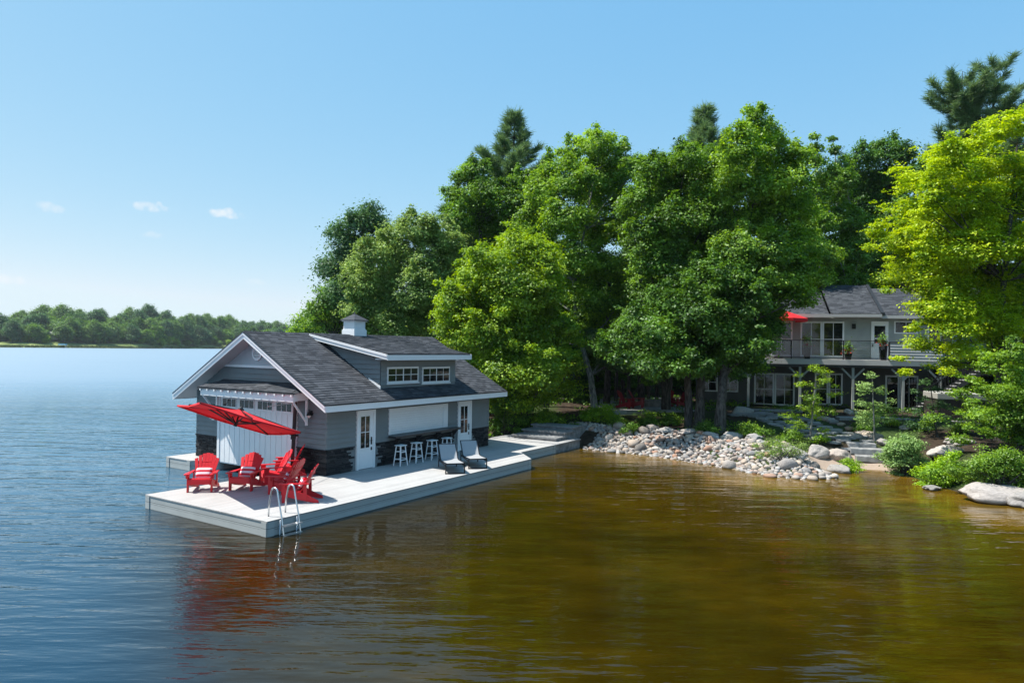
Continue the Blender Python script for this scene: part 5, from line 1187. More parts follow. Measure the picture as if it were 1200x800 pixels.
# shrubs
def shrub(name, label, cat, px, py, z, lob, lm, seed, leaf=.07, cov=.9, group=None, Y=None):
    b0 = G(px, py)-Vector((0, 0, .02)); L_ = pl(lob, b0.y, 1.1, .3, seed)
    rp = random.Random(seed); t = thing(name, label, cat, b0, 0, group); rs = np.random.RandomState(seed); C_ = []; O_ = []
    L_ = addback(L_, .7, .7, .9, seed); mb = MB()
    for c_, r_ in L_:
        nl = 1.6*cov*4*math.pi*r_*r_/(leaf*leaf*.36); a_, o_, cc_ = blob(c_-b0, r_, max(3, int(nl/12)), 12, rs, .85, .09, .6, (.3, 1)); C_.append(a_); O_.append(o_)
        for k in range(3): limb(mb, (rp.uniform(-.1, .1), rp.uniform(-.1, .1), 0), Vector(cc_[k % len(cc_)]), .014, .004, rp, n=4, seg=3)
    C_ = np.concatenate(C_); C_[:, 2] = np.maximum(C_[:, 2], .02)
    v, q = leaves(C_, leaf, .4, rs=rs, outn=np.concatenate(O_)); mb.build('stem', M['bark'], t); np_mesh('foliage', v, q, lm, t); return t
shrub('shrub', 'rounded green shrub on the bank just right of the stone steps', 'shrub', 1060, 556, .35, [(1050,525,12),(1068,522,12),(1060,538,13),(1046,543,8),(1078,540,9),(1043,530,6),(1060,512,6)], LM['silver'], 60, .075)
shrub('fern', 'bright yellow green fern clump at the water edge right of the beach', 'fern', 1100, 570, .3, [(1094,552,11),(1107,545,11),(1100,562,10),(1112,560,8),(1118,533,6)], LM['fern'], 61, .08)
shrub('shrub', 'small grey green shrub between the fern clump and the big boulder', 'shrub', 1124, 566, .35, [(1126,548,9),(1117,556,7),(1132,556,8),(1136,545,6)], LM['ash'], 62, .06)
shrub('shrub', 'wide dense green shrub spilling over the big pink boulder', 'shrub', 1172, 575, .5, [(1157,552,13),(1180,546,15),(1198,556,14),(1170,563,10),(1148,546,10),(1192,568,9),(1215,555,16),(1160,538,9),(1183,534,10)], LM['bright'], 63, .065)
shrub('grass_tuft', 'small bright tuft growing among the boulders left of the steps', 'grass', 997, 552, .2, [(993,541,5),(1000,545,6),(996,550,5)], LM['fern'], 64, .06)
shrub('shrub', 'sprawling pale shrub over the pink boulders of the bank', 'shrub', 915, 540, .6, [(905,530,7),(915,524,8),(930,528,9),(942,522,6),(918,535,7)], LM['ash'], 65, .05, cov=.35)
shrub('shrub', 'bright leafy shrub at the left top of the stone bank', 'shrub', 700, 494, 1.0, [(697,484,9),(709,480,8),(688,488,7),(715,488,8),(702,492,8)], LM['fern'], 66, .10)
shrub('shrub', 'leafy shrub at the foot of the dark tree behind the stone steps', 'shrub', 640, 502, 1.0, [(632,492,9),(645,490,9),(638,484,6),(655,493,6)], LM['lime'], 67, .11)
shrub('shrub', 'dark shrub hugging the rear corner of the boathouse', 'shrub', 588, 515, .5, [(585,500,9),(592,488,11),(600,474,12),(585,480,9),(610,492,9),(580,510,6),(606,505,7),(598,460,10),(618,478,9)], LM['mid'], 68, .12)
for k, (px, py, lab, lm, r_) in enumerate(((738, 508, 'low dark plant on top of the stone bank below the fire pit', 'mid', 7), (760, 500, 'low leafy plant in the bed in front of the red chairs', 'mid', 8), (725, 500, 'leafy plant right of the bright shrub on the bank top', 'bright', 7), (785, 498, 'low green plant left of the two grey trunks', 'mid', 7), (828, 508, 'tuft of green stems between the grey trunks', 'mid', 8), (880, 510, 'leafy plant on the bank right of the pale trunk', 'bright', 8), (893, 512, 'second leafy plant right of the pale trunk', 'mid', 6), (930, 518, 'leafy green plant beside the pink boulder', 'bright', 8), (961, 520, 'small fern above the large grey boulder', 'fern', 6), (1012, 508, 'low spreading plant under the young tree with reddish tips', 'mid', 7), (1045, 500, 'small lime plant left of the terrace slabs', 'lime', 6), (1085, 505, 'low plant under the dark leaved young tree', 'bright', 7), (1126, 508, 'small plant by the pale boulder slab', 'lime', 6), (905, 525, 'trailing plant above the rock bank', 'ash', 6), (672, 505, 'small plant beside the topmost broad step', 'mid', 6))):
    shrub('garden_plant', lab, 'plant', px, py, .9, [(px, py-r_, r_), (px+r_*.9, py-r_*.7, r_*.7), (px-r_*.9, py-r_*.6, r_*.7)], LM[lm], 80+k, .08, .7)

# ------------------------------------------------------------------ stones
def rock_mesh(seed, sub=3, rough=.18, flat=.75):
    import bmesh
    bm = bmesh.new(); bmesh.ops.create_icosphere(bm, subdivisions=sub, radius=1)
    rp = random.Random(seed); pl_ = [(Vector((rp.gauss(0, 1), rp.gauss(0, 1), rp.gauss(0, 1))).normalized(), rp.uniform(.62, .92)) for _ in range(11)]
    from mathutils import noise as nz_
    for v in bm.verts:
        d = v.co.normalized(); r_ = 1
        for n_, k in pl_:
            q = d.dot(n_)
            if q > 0: r_ = min(r_, k/q)
        r_ += rough*.5*nz_.noise(d*1.7+Vector((seed, 0, 0)))+rough*.22*nz_.noise(d*5+Vector((0, seed, 0)))
        v.co = d*r_; v.co.z *= flat
    me = bpy.data.meshes.new('rock'); bm.to_mesh(me); bm.free(); me.polygons.foreach_set('use_smooth', [True]*len(me.polygons)); return me
RK = [rock_mesh(k, 2) for k in range(10)]
for m_ in RK: m_.materials.append(M['stones'])
BK = [rock_mesh(40+k, 4, .3, .8) for k in range(5)]
for m_ in BK: m_.materials.append(M['boulder'])
bshape = []
def boulder(label, p, r, k, rz=0):
    o = bpy.data.objects.new('boulder', BK[k % 5]); COL.objects.link(o); o.location = p; o.scale = r; o.rotation_euler = (0, 0, rz); tag(o, label, 'boulder'); bshape.append((p.x, p.y, max(r[0], r[1])*.8)); return o
def bp(px, py, z): return G(px, py)+Vector((0, 0, .06))
boulder('long pink granite boulder at the water edge under the green shrub, far right', bp(1172, 583, .15), (1.35, .7, .52), 0, -.25)
boulder('end piece of the pink granite ledge leaving the picture at the right', bp(1213, 590, .12), (.9, .6, .45), 1, .2)
boulder('pale sloping granite slab above the shrubs at the right', bp(1108, 531, .75), (1.0, .5, .35), 2, .5)
boulder('second pale slab behind the sloping one', bp(1124, 520, .95), (.7, .45, .28), 3, .1)
boulder('rounded pink boulder in the middle of the rock bank', bp(957, 533, .55), (.58, .45, .46), 4, .3)
boulder('large striped grey boulder left of the steps', bp(983, 536, .5), (.66, .5, .48), 0, 1.2)
boulder('wet grey boulder at the water edge left of the beach', bp(985, 553, .12), (.55, .4, .32), 1, 2.2)
boulder('low flat boulder beneath the sprawling shrub', bp(928, 533, .5), (.75, .5, .38), 2, 2.0)
boulder('bluish round boulder on the bank top', bp(884, 515, .85), (.42, .34, .26), 3, .4)
boulder('wide flat boulder below the right hand trunk', bp(857, 512, .85), (.55, .38, .24), 4, .1)
boulder('flat grey boulder right of the two grey trunks', bp(832, 511, .85), (.42, .36, .24), 0, .9)
boulder('flat grey boulder below the two grey trunks', bp(806, 508, .85), (.55, .36, .24), 1, .2)
boulder('flat grey boulder left of the two grey trunks', bp(780, 506, .85), (.52, .34, .24), 2, -.1)
boulder('small blue grey boulder at the left of the top row', bp(764, 503, .85), (.36, .3, .24), 3, .3)
boulder('big rock beside the lower cottage windows', bp(869, 484, 1.35), (.75, .5, .4), 4, .3)
boulder('pale rock among the ferns right of the steps', bp(1036, 520, .7), (.38, .3, .26), 0, .6)
boulder('rounded rock beside the garden steps, right side', bp(1052, 541, .3), (.42, .34, .25), 1, .8)
boulder('low rock at the right end of the lowest step', bp(1058, 534, .45), (.40, .3, .24), 2, .1)
boulder('flat rock at the edge of the beach under the fern', bp(1092, 574, .06), (.35, .25, .13), 3, .2)
boulder('rock in the bed between the two middle young trees', bp(1003, 513, .8), (.34, .28, .22), 4, .2)
boulder('rock in front of the middle garden window', bp(997, 485, 1.4), (.48, .36, .32), 0, .2)
boulder('small rock at the terrace end by the young dark tree', bp(1062, 503, 1.15), (.36, .28, .2), 1, .5)
boulder('rock under the lime young tree', bp(935, 512, .95), (.35, .28, .2), 2, 1.0)
# rounded field stones of the bank: 300 single stones, the fill between them as one mass
def bank_pts():
    pts = []; seg = [(2.9, 34.9)]+[tuple(SH[i]) for i in range(8, 16)]
    rp = random.Random(12); out = []
    tries = 0
    while tries < 30000:
        tries += 1
        x = rp.uniform(2.4, 13.0); y = rp.uniform(26.2, 37.2); out.append((x, y))
    a_ = np.array(out); d = sdist(a_[:, 0], a_[:, 1]); ok = (d > -.30) & (d < 2.55)
    # only the bank between the walkway and the garden steps
    ok &= (a_[:, 0] < 12.5) & ~((a_[:, 0] > 11.8) & (d > 1.6))
    loc_a = (a_[:, 0]-A0[0])*U[0]+(a_[:, 1]-A0[1])*U[1]; loc_b = (a_[:, 0]-A0[0])*V[0]+(a_[:, 1]-A0[1])*V[1]
    ok &= ~((loc_b > .95) & (loc_a < 20.9))
    return a_[ok], d[ok]
bpts, bd = bank_pts(); rp = random.Random(5); placed = []; grid = {}
def fits(x, y, r, f=.80):
    for (a_, b_, c_) in placed:
        if (a_-x)**2+(b_-y)**2 < ((c_+r)*f)**2: return False
    for (a_, b_, c_) in bshape:
        if (a_-x)**2+(b_-y)**2 < ((c_+r)*.75)**2: return False
    return True
SG = 'rounded field stones of the rock bank'; fill = []
for (x, y), d in zip(bpts, bd):
    if len(placed) < 300:
        r_ = rp.choice((.27, .20, .17, .15, .13, .12, .11, .10)) * (1.0 if len(placed) > 30 else 1.3)
        if not fits(x, y, r_): continue
        placed.append((x, y, r_)); z_ = hz(x, y)+r_*.28
        o = bpy.data.objects.new('field_stone', RK[rp.randrange(10)]); COL.objects.link(o); o.location = (x, y, z_)
        s_ = r_; o.scale = (s_*rp.uniform(.9, 1.3), s_*rp.uniform(.8, 1.05), s_*rp.uniform(.8, 1.1)); o.rotation_euler = (rp.uniform(-.3, .3), rp.uniform(-.3, .3), rp.uniform(0, 6.28))
        tag(o, 'rounded grey or pinkish stone lying in the rock bank by the water', 'stone', SG)
for (x, y), d in list(zip(bpts, bd))[::-1]:
    if len(fill) > 1100: break
    r_ = rp.uniform(.08, .15)
    if fits(x, y, r_, .62): fill.append((x, y, r_)); placed.append((x, y, r_))
for (x, y), d in list(zip(bpts, bd))[::-1][:900]: fill.append((x, y, rp.uniform(.05, .09)))
vs = []; fs = []; base_i = 0
fm = island_mat('fill_stone', [(.20, .19, .185), (.36, .33, .31), (.45, .42, .38), (.33, .24, .20), (.30, .31, .32), (.5, .47, .44)], bscale=12)
src = [(np.array([v.co[:] for v in RK[k].vertices]), np.array([p.vertices[:] for p in RK[k].polygons])) for k in range(4)]
for (x, y, r_) in fill:
    v_, f_ = src[rp.randrange(4)]; th = rp.uniform(0, 6.28); c_, s_ = math.cos(th), math.sin(th)
    w_ = v_*np.array([r_*rp.uniform(.9, 1.3), r_, r_*.9]); w_ = np.stack([w_[:, 0]*c_-w_[:, 1]*s_+x, w_[:, 0]*s_+w_[:, 1]*c_+y, w_[:, 2]+hz(x, y)+.02], 1)
    vs.append(w_); fs.append(f_+base_i); base_i += len(v_)
o = np_mesh('pebbles', np.concatenate(vs), np.concatenate(fs), fm, smooth=True); tag(o, 'small stones filling the gaps of the rock bank', 'pebbles', kind='stuff')

# garden steps, flagstone path, terrace edging
SGp = 'pale stone steps rising from the beach'
for k, (x0, x1, y, z_, lab) in enumerate(((1003, 1047, 538, .30, 'lowest of the three pale stone steps above the beach'), (998, 1042, 529, .52, 'middle one of the three pale stone steps above the beach'), (994, 1028, 521, .72, 'topmost of the three pale stone steps, partly in shade'))):
    p = G(x0, y+5); q = G(x1, y+4); p.z = q.z = max(p.z, q.z)+.17; d = (q-p); ln = d.length; d.normalize(); mb = MB(); nn = Vector((-d.y, d.x, 0))*.6
    rp = random.Random(k); pts = [p, q, q+nn, p+nn]; pts = [v+Vector((rp.uniform(-.05, .05), rp.uniform(-.03, .03), 0)) for v in pts]; c0 = p
    mb.hexa([v-c0-Vector((0, 0, .24)) for v in pts]+[v-c0 for v in pts]); o = mb.build('stone_step', M['concrete'], None, c0, bevel=.02); tag(o, lab, 'step', SGp)
path = [P(1012, 517, .85), P(985, 511, .95), P(958, 504, 1.05), P(935, 497, 1.15), P(912, 490, 1.25), P(885, 486, 1.3), P(862, 484, 1.32)]
rp = random.Random(8); n_fl = 0
for i in range(len(path)-1):
    a_, b_ = path[i], path[i+1]; d = (b_-a_); ln = d.length; d.normalize(); nn = Vector((-d.y, d.x, 0)); s_ = 0
    while s_ < ln:
        for w_ in (-.95, -.2, .55, 1.2):
            c_ = a_+d*(s_+rp.uniform(-.08, .08))+nn*(w_+rp.uniform(-.08, .08)); z_ = hz(c_.x, c_.y)+.03
            m_ = rp.randint(5, 7); rr = [rp.uniform(.28, .43) for _ in range(m_)]
            mb = MB(); mb.prism([(rr[j]*math.cos(6.283*j/m_), rr[j]*.9*math.sin(6.283*j/m_), -.04) for j in range(m_)], (0, 0, .08))
            o = mb.build('flagstone', M['flag'], None, (c_.x, c_.y, z_), (rp.uniform(-.03, .03), rp.uniform(-.03, .03), rp.uniform(0, 6))); tag(o, 'irregular grey flagstone in the garden path', 'flagstone', 'flagstones of the garden path'); n_fl += 1
        s_ += .74
# border stones along the path and low dry-stone terrace edges
def rowstones(name, label, cat, group, pts, r, step, mesh_set, seed, flat=.8):
    rp = random.Random(seed)
    for i in range(len(pts)-1):
        a_, b_ = Vector(pts[i]), Vector(pts[i+1]); ln = (b_-a_).length; n_ = max(1, int(ln/step))
        for k in range(n_):
            c_ = a_.lerp(b_, (k+rp.random()*.5)/n_); s_ = r*rp.uniform(.7, 1.2); o = bpy.data.objects.new(name, mesh_set[rp.randrange(len(mesh_set))]); COL.objects.link(o)
            o.location = (c_.x+rp.uniform(-.1, .1), c_.y+rp.uniform(-.1, .1), hz(c_.x, c_.y)+s_*.3); o.scale = (s_*1.25, s_*.9, s_*flat); o.rotation_euler = (0, 0, rp.uniform(-.5, .5)); tag(o, label, cat, group)
rowstones('border_stone', 'rough stone edging the garden bed right of the flagstone path', 'stone', 'border stones along the garden path', [P(1028, 514, .9), P(1000, 505, 1.0), P(975, 498, 1.1), P(955, 492, 1.15)], .26, .42, RK, 1)
def slab_row(px0, py0, px1, py1, z_, thick, depth, labels, seed, cat='ledge stone'):
    rp = random.Random(seed); a_, b_ = P(px0, py0, z_), P(px1, py1, z_); d = b_-a_; ln = d.length; d.normalize(); nn = Vector((-d.y, d.x, 0)); s_ = 0; k = 0
    while s_ < ln-.2:
        l = rp.uniform(.7, 1.4); c_ = a_+d*s_; mb = MB(); pts = [Vector((0, 0, 0)), d*(l-.03), d*(l-.03)+nn*(depth*rp.uniform(.85, 1.1)), nn*depth*rp.uniform(.85, 1.1)]
        pts = [v+Vector((rp.uniform(-.04, .04), rp.uniform(-.05, .05), 0)) for v in pts]
        mb.hexa([v-Vector((0, 0, thick)) for v in pts]+pts); o = mb.build('ledge_stone', M['flag'], None, c_, bevel=.015); tag(o, labels, cat, labels.replace('slab', 'slabs')); s_ += l; k += 1
slab_row(715, 480, 805, 481, 1.38, .22, .7, 'flat grey slab edging the shaded fire pit terrace', 1)
slab_row(985, 489, 1045, 490, 1.40, .25, .8, 'pale slab edging the upper garden terrace', 2)
slab_row(1055, 491, 1135, 494, 1.32, .30, .9, 'pale slab of the long terrace edge behind the dark young tree', 3)
slab_row(880, 480, 935, 481, 1.42, .2, .8, 'grey slab under the lower cottage windows', 4)
tm = MB(); tpts = [P(700, 481, 1.34), P(806, 481, 1.34), P(800, 466, 1.34)+Vector((0, .5, 0)), P(705, 466, 1.34)+Vector((0, .5, 0))]
tm.prism([p-tpts[0]-Vector((0, 0, .25)) for p in tpts], (0, 0, .27)); o = tm.build('terrace', M['flag'], None, tpts[0]); tag(o, 'shaded stone terrace under the fire pit chairs', kind='structure')

# fire pit and its four chairs in the shade
fp = P(766, 476, 1.36)
t = thing('fire_pit', 'round grey stone fire pit between the dark red chairs', 'fire pit', fp); mb = MB(); rs = random.Random(3)
for ring in range(3):
    for k in range(12):
        t0, t1 = 2*math.pi*(k+.5*ring)/12+.02, 2*math.pi*(k+1+.5*ring)/12-.02
        f_ = lambda r, t_, z_: (r*math.cos(t_), r*math.sin(t_), z_); z0, z1 = ring*.13+.004, ring*.13+.127
        mb.hexa([f_(.48, t0, z0), f_(.48, t1, z0), f_(.66, t1, z0), f_(.66, t0, z0), f_(.48, t0, z1), f_(.48, t1, z1), f_(.66, t1, z1), f_(.66, t0, z1)])
mb.build('ring_wall', M['ash'], t)
mb = MB(); mb.lathe([(.46, .05), (.46, .2), (.02, .22)], 12); mb.build('ash_bed', M['dark'], t)
G2 = 'dark red chairs around the fire pit'
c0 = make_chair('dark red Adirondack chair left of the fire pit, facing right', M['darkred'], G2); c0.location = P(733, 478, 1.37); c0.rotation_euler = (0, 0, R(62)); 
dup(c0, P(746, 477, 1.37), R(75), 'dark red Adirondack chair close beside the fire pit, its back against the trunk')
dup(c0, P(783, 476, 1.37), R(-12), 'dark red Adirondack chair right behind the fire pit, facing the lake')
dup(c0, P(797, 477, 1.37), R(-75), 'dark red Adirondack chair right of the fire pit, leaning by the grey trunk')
# little things on the grey trunk
pt_ = at(813, 464, p1.y-.05)+Vector((.30, -.25, 0))
mb = MB(); mb.box(-.09, .09, -.05, .05, -.14, .14); mb.prism([(-.11, -.08, .141), (.11, -.08, .141), (0, -.08, .19)], (0, .16, 0)); o = mb.build('nest_box', M['white'], None, pt_); tag(o, 'small white box fixed high on the right hand grey trunk', 'nest box')
pt2 = at(812.5, 477, p1.y-.05)+Vector((.28, -.28, 0))
mb = MB(); mb.lathe([(.05, -.13), (.10, -.10), (.10, .08), (.05, .13)], 12); o = mb.build('lantern', M['lamp'], None, pt2); tag(o, 'small white lantern hanging below the box on the grey trunk', 'lantern')
# red hull behind the shrubs
kp = P(595, 508, .9); kp.z = hz(kp.x, kp.y)+.12
mb = MB(); mb.tube([(-.9, 0, .12), (-.6, 0, .05), (0, 0, 0), (.6, 0, .05), (.9, 0, .12)], [.02, .14, .2, .14, .02], 10); mb.box(-.25, .25, -.12, .12, .15, .2); o = mb.build('kayak', M['kayak'], None, kp, (0, 0, .2)); tag(o, 'small red boat hull lying in the shade behind the boathouse', 'boat')
#PART4

# ------------------------------------------------------------------ cottage (local x along the facade, y away from the lake)
CT = thing('cottage', 'two storey grey cottage with white trimmed windows and a dark shingle roof among the trees', 'house', (21.0, 45.0, 0), R(-15))
GZ = 1.30
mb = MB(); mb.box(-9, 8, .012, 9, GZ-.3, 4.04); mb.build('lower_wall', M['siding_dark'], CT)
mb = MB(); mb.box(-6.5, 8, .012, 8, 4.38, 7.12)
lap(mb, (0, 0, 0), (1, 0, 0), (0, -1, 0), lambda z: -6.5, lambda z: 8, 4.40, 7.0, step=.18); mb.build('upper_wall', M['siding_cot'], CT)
def window(mbx, x0, x1, z0, z1, cols, rows, y=0, fr=.09, mull=.035):
    mbx.box(x0, x1, y-.06, y-.028, z0, z1)
    xi0, xi1, zi0, zi1 = x0+fr, x1-fr, z0+fr, z1-fr
    mbx.box(xi0, xi1, y-.064, y-.0605, zi0, zi1, 1)
    for k in range(1, cols): x = xi0+(xi1-xi0)*k/cols; mbx.box(x-mull/2, x+mull/2, y-.078, y-.0645, zi0, zi1)
    for k in range(1, rows):
        z = zi0+(zi1-zi0)*k/rows
        for j in range(cols):
            xa = xi0+(xi1-xi0)*j/cols+mull/2+.001; xb = xi0+(xi1-xi0)*(j+1)/cols-mull/2-.001; mbx.box(xa, xb, y-.078, y-.0645, z-mull/2, z+mull/2)
for (nm, x0, x1, z0, z1, cc_, rr) in (('patio_door', -2.53, -1.24, 4.50, 6.76, 2, 2), ('patio_door', -1.22, .06, 4.50, 6.76, 2, 2), ('patio_door', -4.35, -3.0, 4.50, 6.76, 2, 2), ('window', 2.92, 4.25, 6.02, 6.80, 2, 1), ('window', 4.8, 6.2, 5.2, 6.80, 2, 1),
                                   ('patio_door', -5.32, -4.08, GZ+.02, 3.40, 2, 2), ('patio_door', -4.06, -2.84, GZ+.02, 3.40, 2, 2), ('patio_door', -1.64, -.84, GZ+.15, 3.47, 1, 2), ('patio_door', -.82, 0, GZ+.15, 3.47, 2, 2), ('patio_door', 2.45, 3.25, GZ+.05, 3.42, 1, 1), ('patio_door', 3.27, 4.3, GZ+.05, 3.42, 2, 1), ('window', -7.4, -6.3, 2.1, 3.35, 2, 2), ('window', -8.8, -7.6, 2.1, 3.35, 2, 2)):
    mb = MB(); window(mb, x0, x1, z0, z1, cc_, rr, fr=.10 if nm == 'patio_door' else .08); mb.build(nm, [M['white'], M['pane']], CT)
mb = MB(); mb.box(1.62, 2.60, -.07, -.028, 4.42, 6.78); mb.box(1.80, 2.42, -.074, -.0705, 5.42, 6.5, 1); mb.box(1.80, 2.42, -.080, -.0745, 5.68, 5.73); dr_ = mb.build('door', [M['white'], M['pane']], CT)
mb = MB(); mb.box(1.68, 1.73, -.12, -.0705, 5.2, 5.35); mb.build('door_handle', M['black'], dr_)
mb = MB(); mb.box(.50, .72, -.12, -.03, 6.30, 6.62); mb.box(.54, .68, -.16, -.121, 6.34, 6.55); mb.build('wall_lamp', M['black'], CT)
# roofs
rs = random.Random(6); csl = Vector((0, -1, -.48)).normalized()
def cot_roof(name, x0, x1, ye, ze, yr, seed, hip=0):
    zr = ze+(yr-ye)*.48; mb = MB()
    mb.hexa([(x0, ye, ze-.10), (x1, ye, ze-.10), (x1, yr, zr-.10), (x0+hip, yr, zr-.10), (x0, ye, ze-.006), (x1, ye, ze-.006), (x1, yr, zr-.006), (x0+hip, yr, zr-.006)], 1)
    rn = (yr-ye)*math.hypot(1, .48)
    shingles(mb, (x0, yr, zr), (1, 0, 0), csl, x1-x0, rn, random.Random(seed), course=.17, tab=.35, keep=(lambda s_, t_: s_ > hip*(1-t_/rn)) if hip else None)
    mb.hexa([(x0+hip, yr, zr-.1), (x1, yr, zr-.1), (x1, yr+(yr-ye), ze-.1), (x0, yr+(yr-ye), ze-.1), (x0+hip, yr, zr), (x1, yr, zr), (x1, yr+(yr-ye), ze), (x0, yr+(yr-ye), ze)], 0)
    mb.build(name, [M['shingle'], M['flash']], CT)
cot_roof('roof', -.80, 2.05, -.60, 7.24, 3.9, 1)
cot_roof('roof', 2.30, 9.2, -.42, 7.16, 3.7, 2)
cot_roof('roof', -5.2, -.84, -.30, 7.10, 3.6, 3, hip=3.2)
mb = MB(); mb.prism([(2.06, -.58, 7.10), (2.06, 3.9, 9.25), (2.06, 3.9, 9.45), (2.06, -.58, 7.30)], (.20, 0, 0)); mb.build('roof_step', M['flash'], CT)
mb = MB(); mb.box(-5.2, 2.1, -.66, -.604, 7.02, 7.21); mb.box(2.102, 9.2, -.52, -.46, 6.94, 7.14); mb.box(-5.2, 9.0, -.44, -.02, 7.00, 7.03); mb.build('fascia', M['off'], CT)
mb = MB(); mb.box(-7.2, -3.2, 2.5, 7, 4.4, 7.7); mb.prism([(-7.5, 2.3, 7.6), (-2.9, 2.3, 7.6), (-5.2, 2.3, 9.0)], (0, 5, 0), 1); mb.build('rear_wing', [mat('tan_wall', (.30, .24, .20), .8), M['shingle']], CT)
# balcony
mb = MB(); mb.box(-9, 5.0, -2.2, -.003, 4.32, 4.372); mb.box(-9, 5.0, -2.24, -2.202, 4.05, 4.36, 1); mb.box(-9, 5.0, -2.19, -2.0, 3.9, 4.045, 2)
mb.build('balcony_floor', [M['deck'], M['off'], M['dark']], CT)
for x in (-5.8, -2.78, .21, 2.95, 4.9):
    mb = MB(); mb.box(x-.07, x+.07, -2.15, -2.01, GZ-.3, 3.895); mb.beam((x, -2.08, 3.2), (x-.62, -2.08, 3.85), .08, .1); mb.beam((x, -2.08, 3.2), (x+.62, -2.08, 3.85), .08, .1); mb.build('balcony_post', M['siding_cot'], CT)
rl = [-8.6, -6.6, -4.6, -3.3, -.35, 2.0]
for x in rl:
    mb = MB(); mb.box(x-.03, x+.03, -2.15, -2.09, 4.373, 5.5); mb.build('railing_post', M['black'], CT)
mb = MB(); mb.box(-9, 2.1, -2.16, -2.08, 5.502, 5.54); mb.box(-9, 2.1, -2.14, -2.10, 4.47, 4.50); mb.build('railing', M['black'], CT)
for k in range(len(rl)-1):
    mb = MB(); mb.box(rl[k]+.06, rl[k+1]-.06, -2.125, -2.115, 4.52, 5.47); mb.build('glass_panel', M['glass'], CT)
mb = MB(); lap(mb, (0, -2.24, 0), (1, 0, 0), (0, -1, 0), lambda z: 2.2, lambda z: 4.98, 4.38, 5.42, step=.17); mb.box(2.2, 4.98, -2.235, -2.16, 4.38, 5.42); mb.box(2.14, 5.02, -2.28, -2.1, 5.422, 5.48, 1); mb.box(2.12, 2.195, -2.27, -2.12, 4.375, 5.42, 1); mb.build('sided_parapet', [M['siding_pale'], M['dark']], CT)
mb = MB(); mb.box(5.1, 9, -2.2, -.003, 3.60, 4.0); mb.build('side_deck', M['dark'], CT)
mb = MB(); mb.box(5.1, 9, -2.16, -2.1, 4.95, 5.0)
x = 5.15
while x < 9: mb.box(x, x+.035, -2.15, -2.11, 4.003, 4.947); x += .14
mb.build('railing', M['black'], CT)
# outside stair
st_ = thing('outside_stair', 'open wooden stair with dark railing coming down beside the cottage', 'stairs', (21.0, 45.0, 0), R(-15))
for k in range(14):
    f = k/13; mb = MB(); mb.box(3.35+3.2*f, 3.35+3.2*f+.30, -3.5, -2.4, 1.52+2.3*f, 1.57+2.3*f); mb.build('tread', M['concrete'], st_)
for y in (-3.52, -2.38):
    mb = MB(); mb.beam((3.3, y, 1.42), (6.7, y, 3.85), .05, .22); mb.build('stringer', M['dark'], st_)
    mb = MB(); mb.beam((3.3, y, 2.45), (6.7, y, 4.85), .05, .06)
    for k in range(22): f = k/21; mb.box(3.35+3.3*f, 3.375+3.3*f, y-.012, y+.012, 1.5+2.33*f, 2.46+2.33*f)
    mb.build('railing', M['black'], st_)
# planters on the balcony
def ctw(x, y, z): a_ = R(-15); return Vector((21+x*math.cos(a_)-y*math.sin(a_), 45+x*math.sin(a_)+y*math.cos(a_), z))
for (x, lab, lm, fl, hh_) in ((-.02, 'low black planter on the balcony with tall green plant and small flowers', 'bright', .25, .38), (1.93, 'tall dark planter with red flowers by the white cottage door', 'mid', .9, .85), (-2.35, 'tall dark planter left of the patio door with yellow and pink flowers', 'bright', .4, .75)):
    t = thing('planter', lab, 'planter', ctw(x, -1.75, 4.374), R(-15)); mb = MB(); mb.hexa([(-.15, -.15, 0), (.15, -.15, 0), (.15, .15, 0), (-.15, .15, 0), (-.2, -.2, hh_), (.2, -.2, hh_), (.2, .2, hh_), (-.2, .2, hh_)]); mb.build('pot', M['black'], t)
    rs_ = np.random.RandomState(int(abs(x)*10)+1); n = 260; c_ = rs_.normal(size=(n, 3))*np.array([.13, .13, .22])+np.array([0, 0, hh_+.32]); c_[:, 2] = np.maximum(c_[:, 2], hh_); v, q = leaves(c_, .11, .3, rs=rs_); np_mesh('plant', v, q, LM[lm], t)
    n = 60; c_ = rs_.normal(size=(n, 3))*np.array([.16, .16, .10])+np.array([-.03, -.08, hh_+.12]); v, q = leaves(c_, .09, .3, rs=rs_); np_mesh('flowers', v, q, M['flower'], t)
# balcony umbrella
t = thing('patio_umbrella', 'red umbrella open on the cottage balcony, half hidden by the maple', 'umbrella', ctw(-3.95, -1.2, 4.374), R(-15))
mb = MB(); n = 8; Rr = 1.75
for k in range(n):
    t0, t1 = 2*math.pi*(k+.5)/n, 2*math.pi*(k+1.5)/n; A_ = Vector((0, 0, 3.15)); B_ = Vector((Rr*math.cos(t0), Rr*math.sin(t0), 2.5)); C_ = Vector((Rr*math.cos(t1), Rr*math.sin(t1), 2.5))
    mb.poly([A_, B_, C_]); mb.poly([B_, B_-Vector((0, 0, .18)), C_-Vector((0, 0, .18)), C_])
mb.build('canopy', M['canopy'], t); mb = MB(); mb.tube([(0, 0, 0), (0, 0, 3.2)], .025, 8); mb.build('pole', M['dark'], t); mb = MB(); mb.lathe([(.28, 0), (.28, .06), (.05, .1)], 14); mb.build('base', M['dark'], t)
for k in range(n):
    t0 = 2*math.pi*(k+.5)/n; mb = MB(); mb.tube([(0, 0, 3.1), (Rr*math.cos(t0)*.99, Rr*math.sin(t0)*.99, 2.47)], .012, 5); mb.build('rib', M['dark'], t)
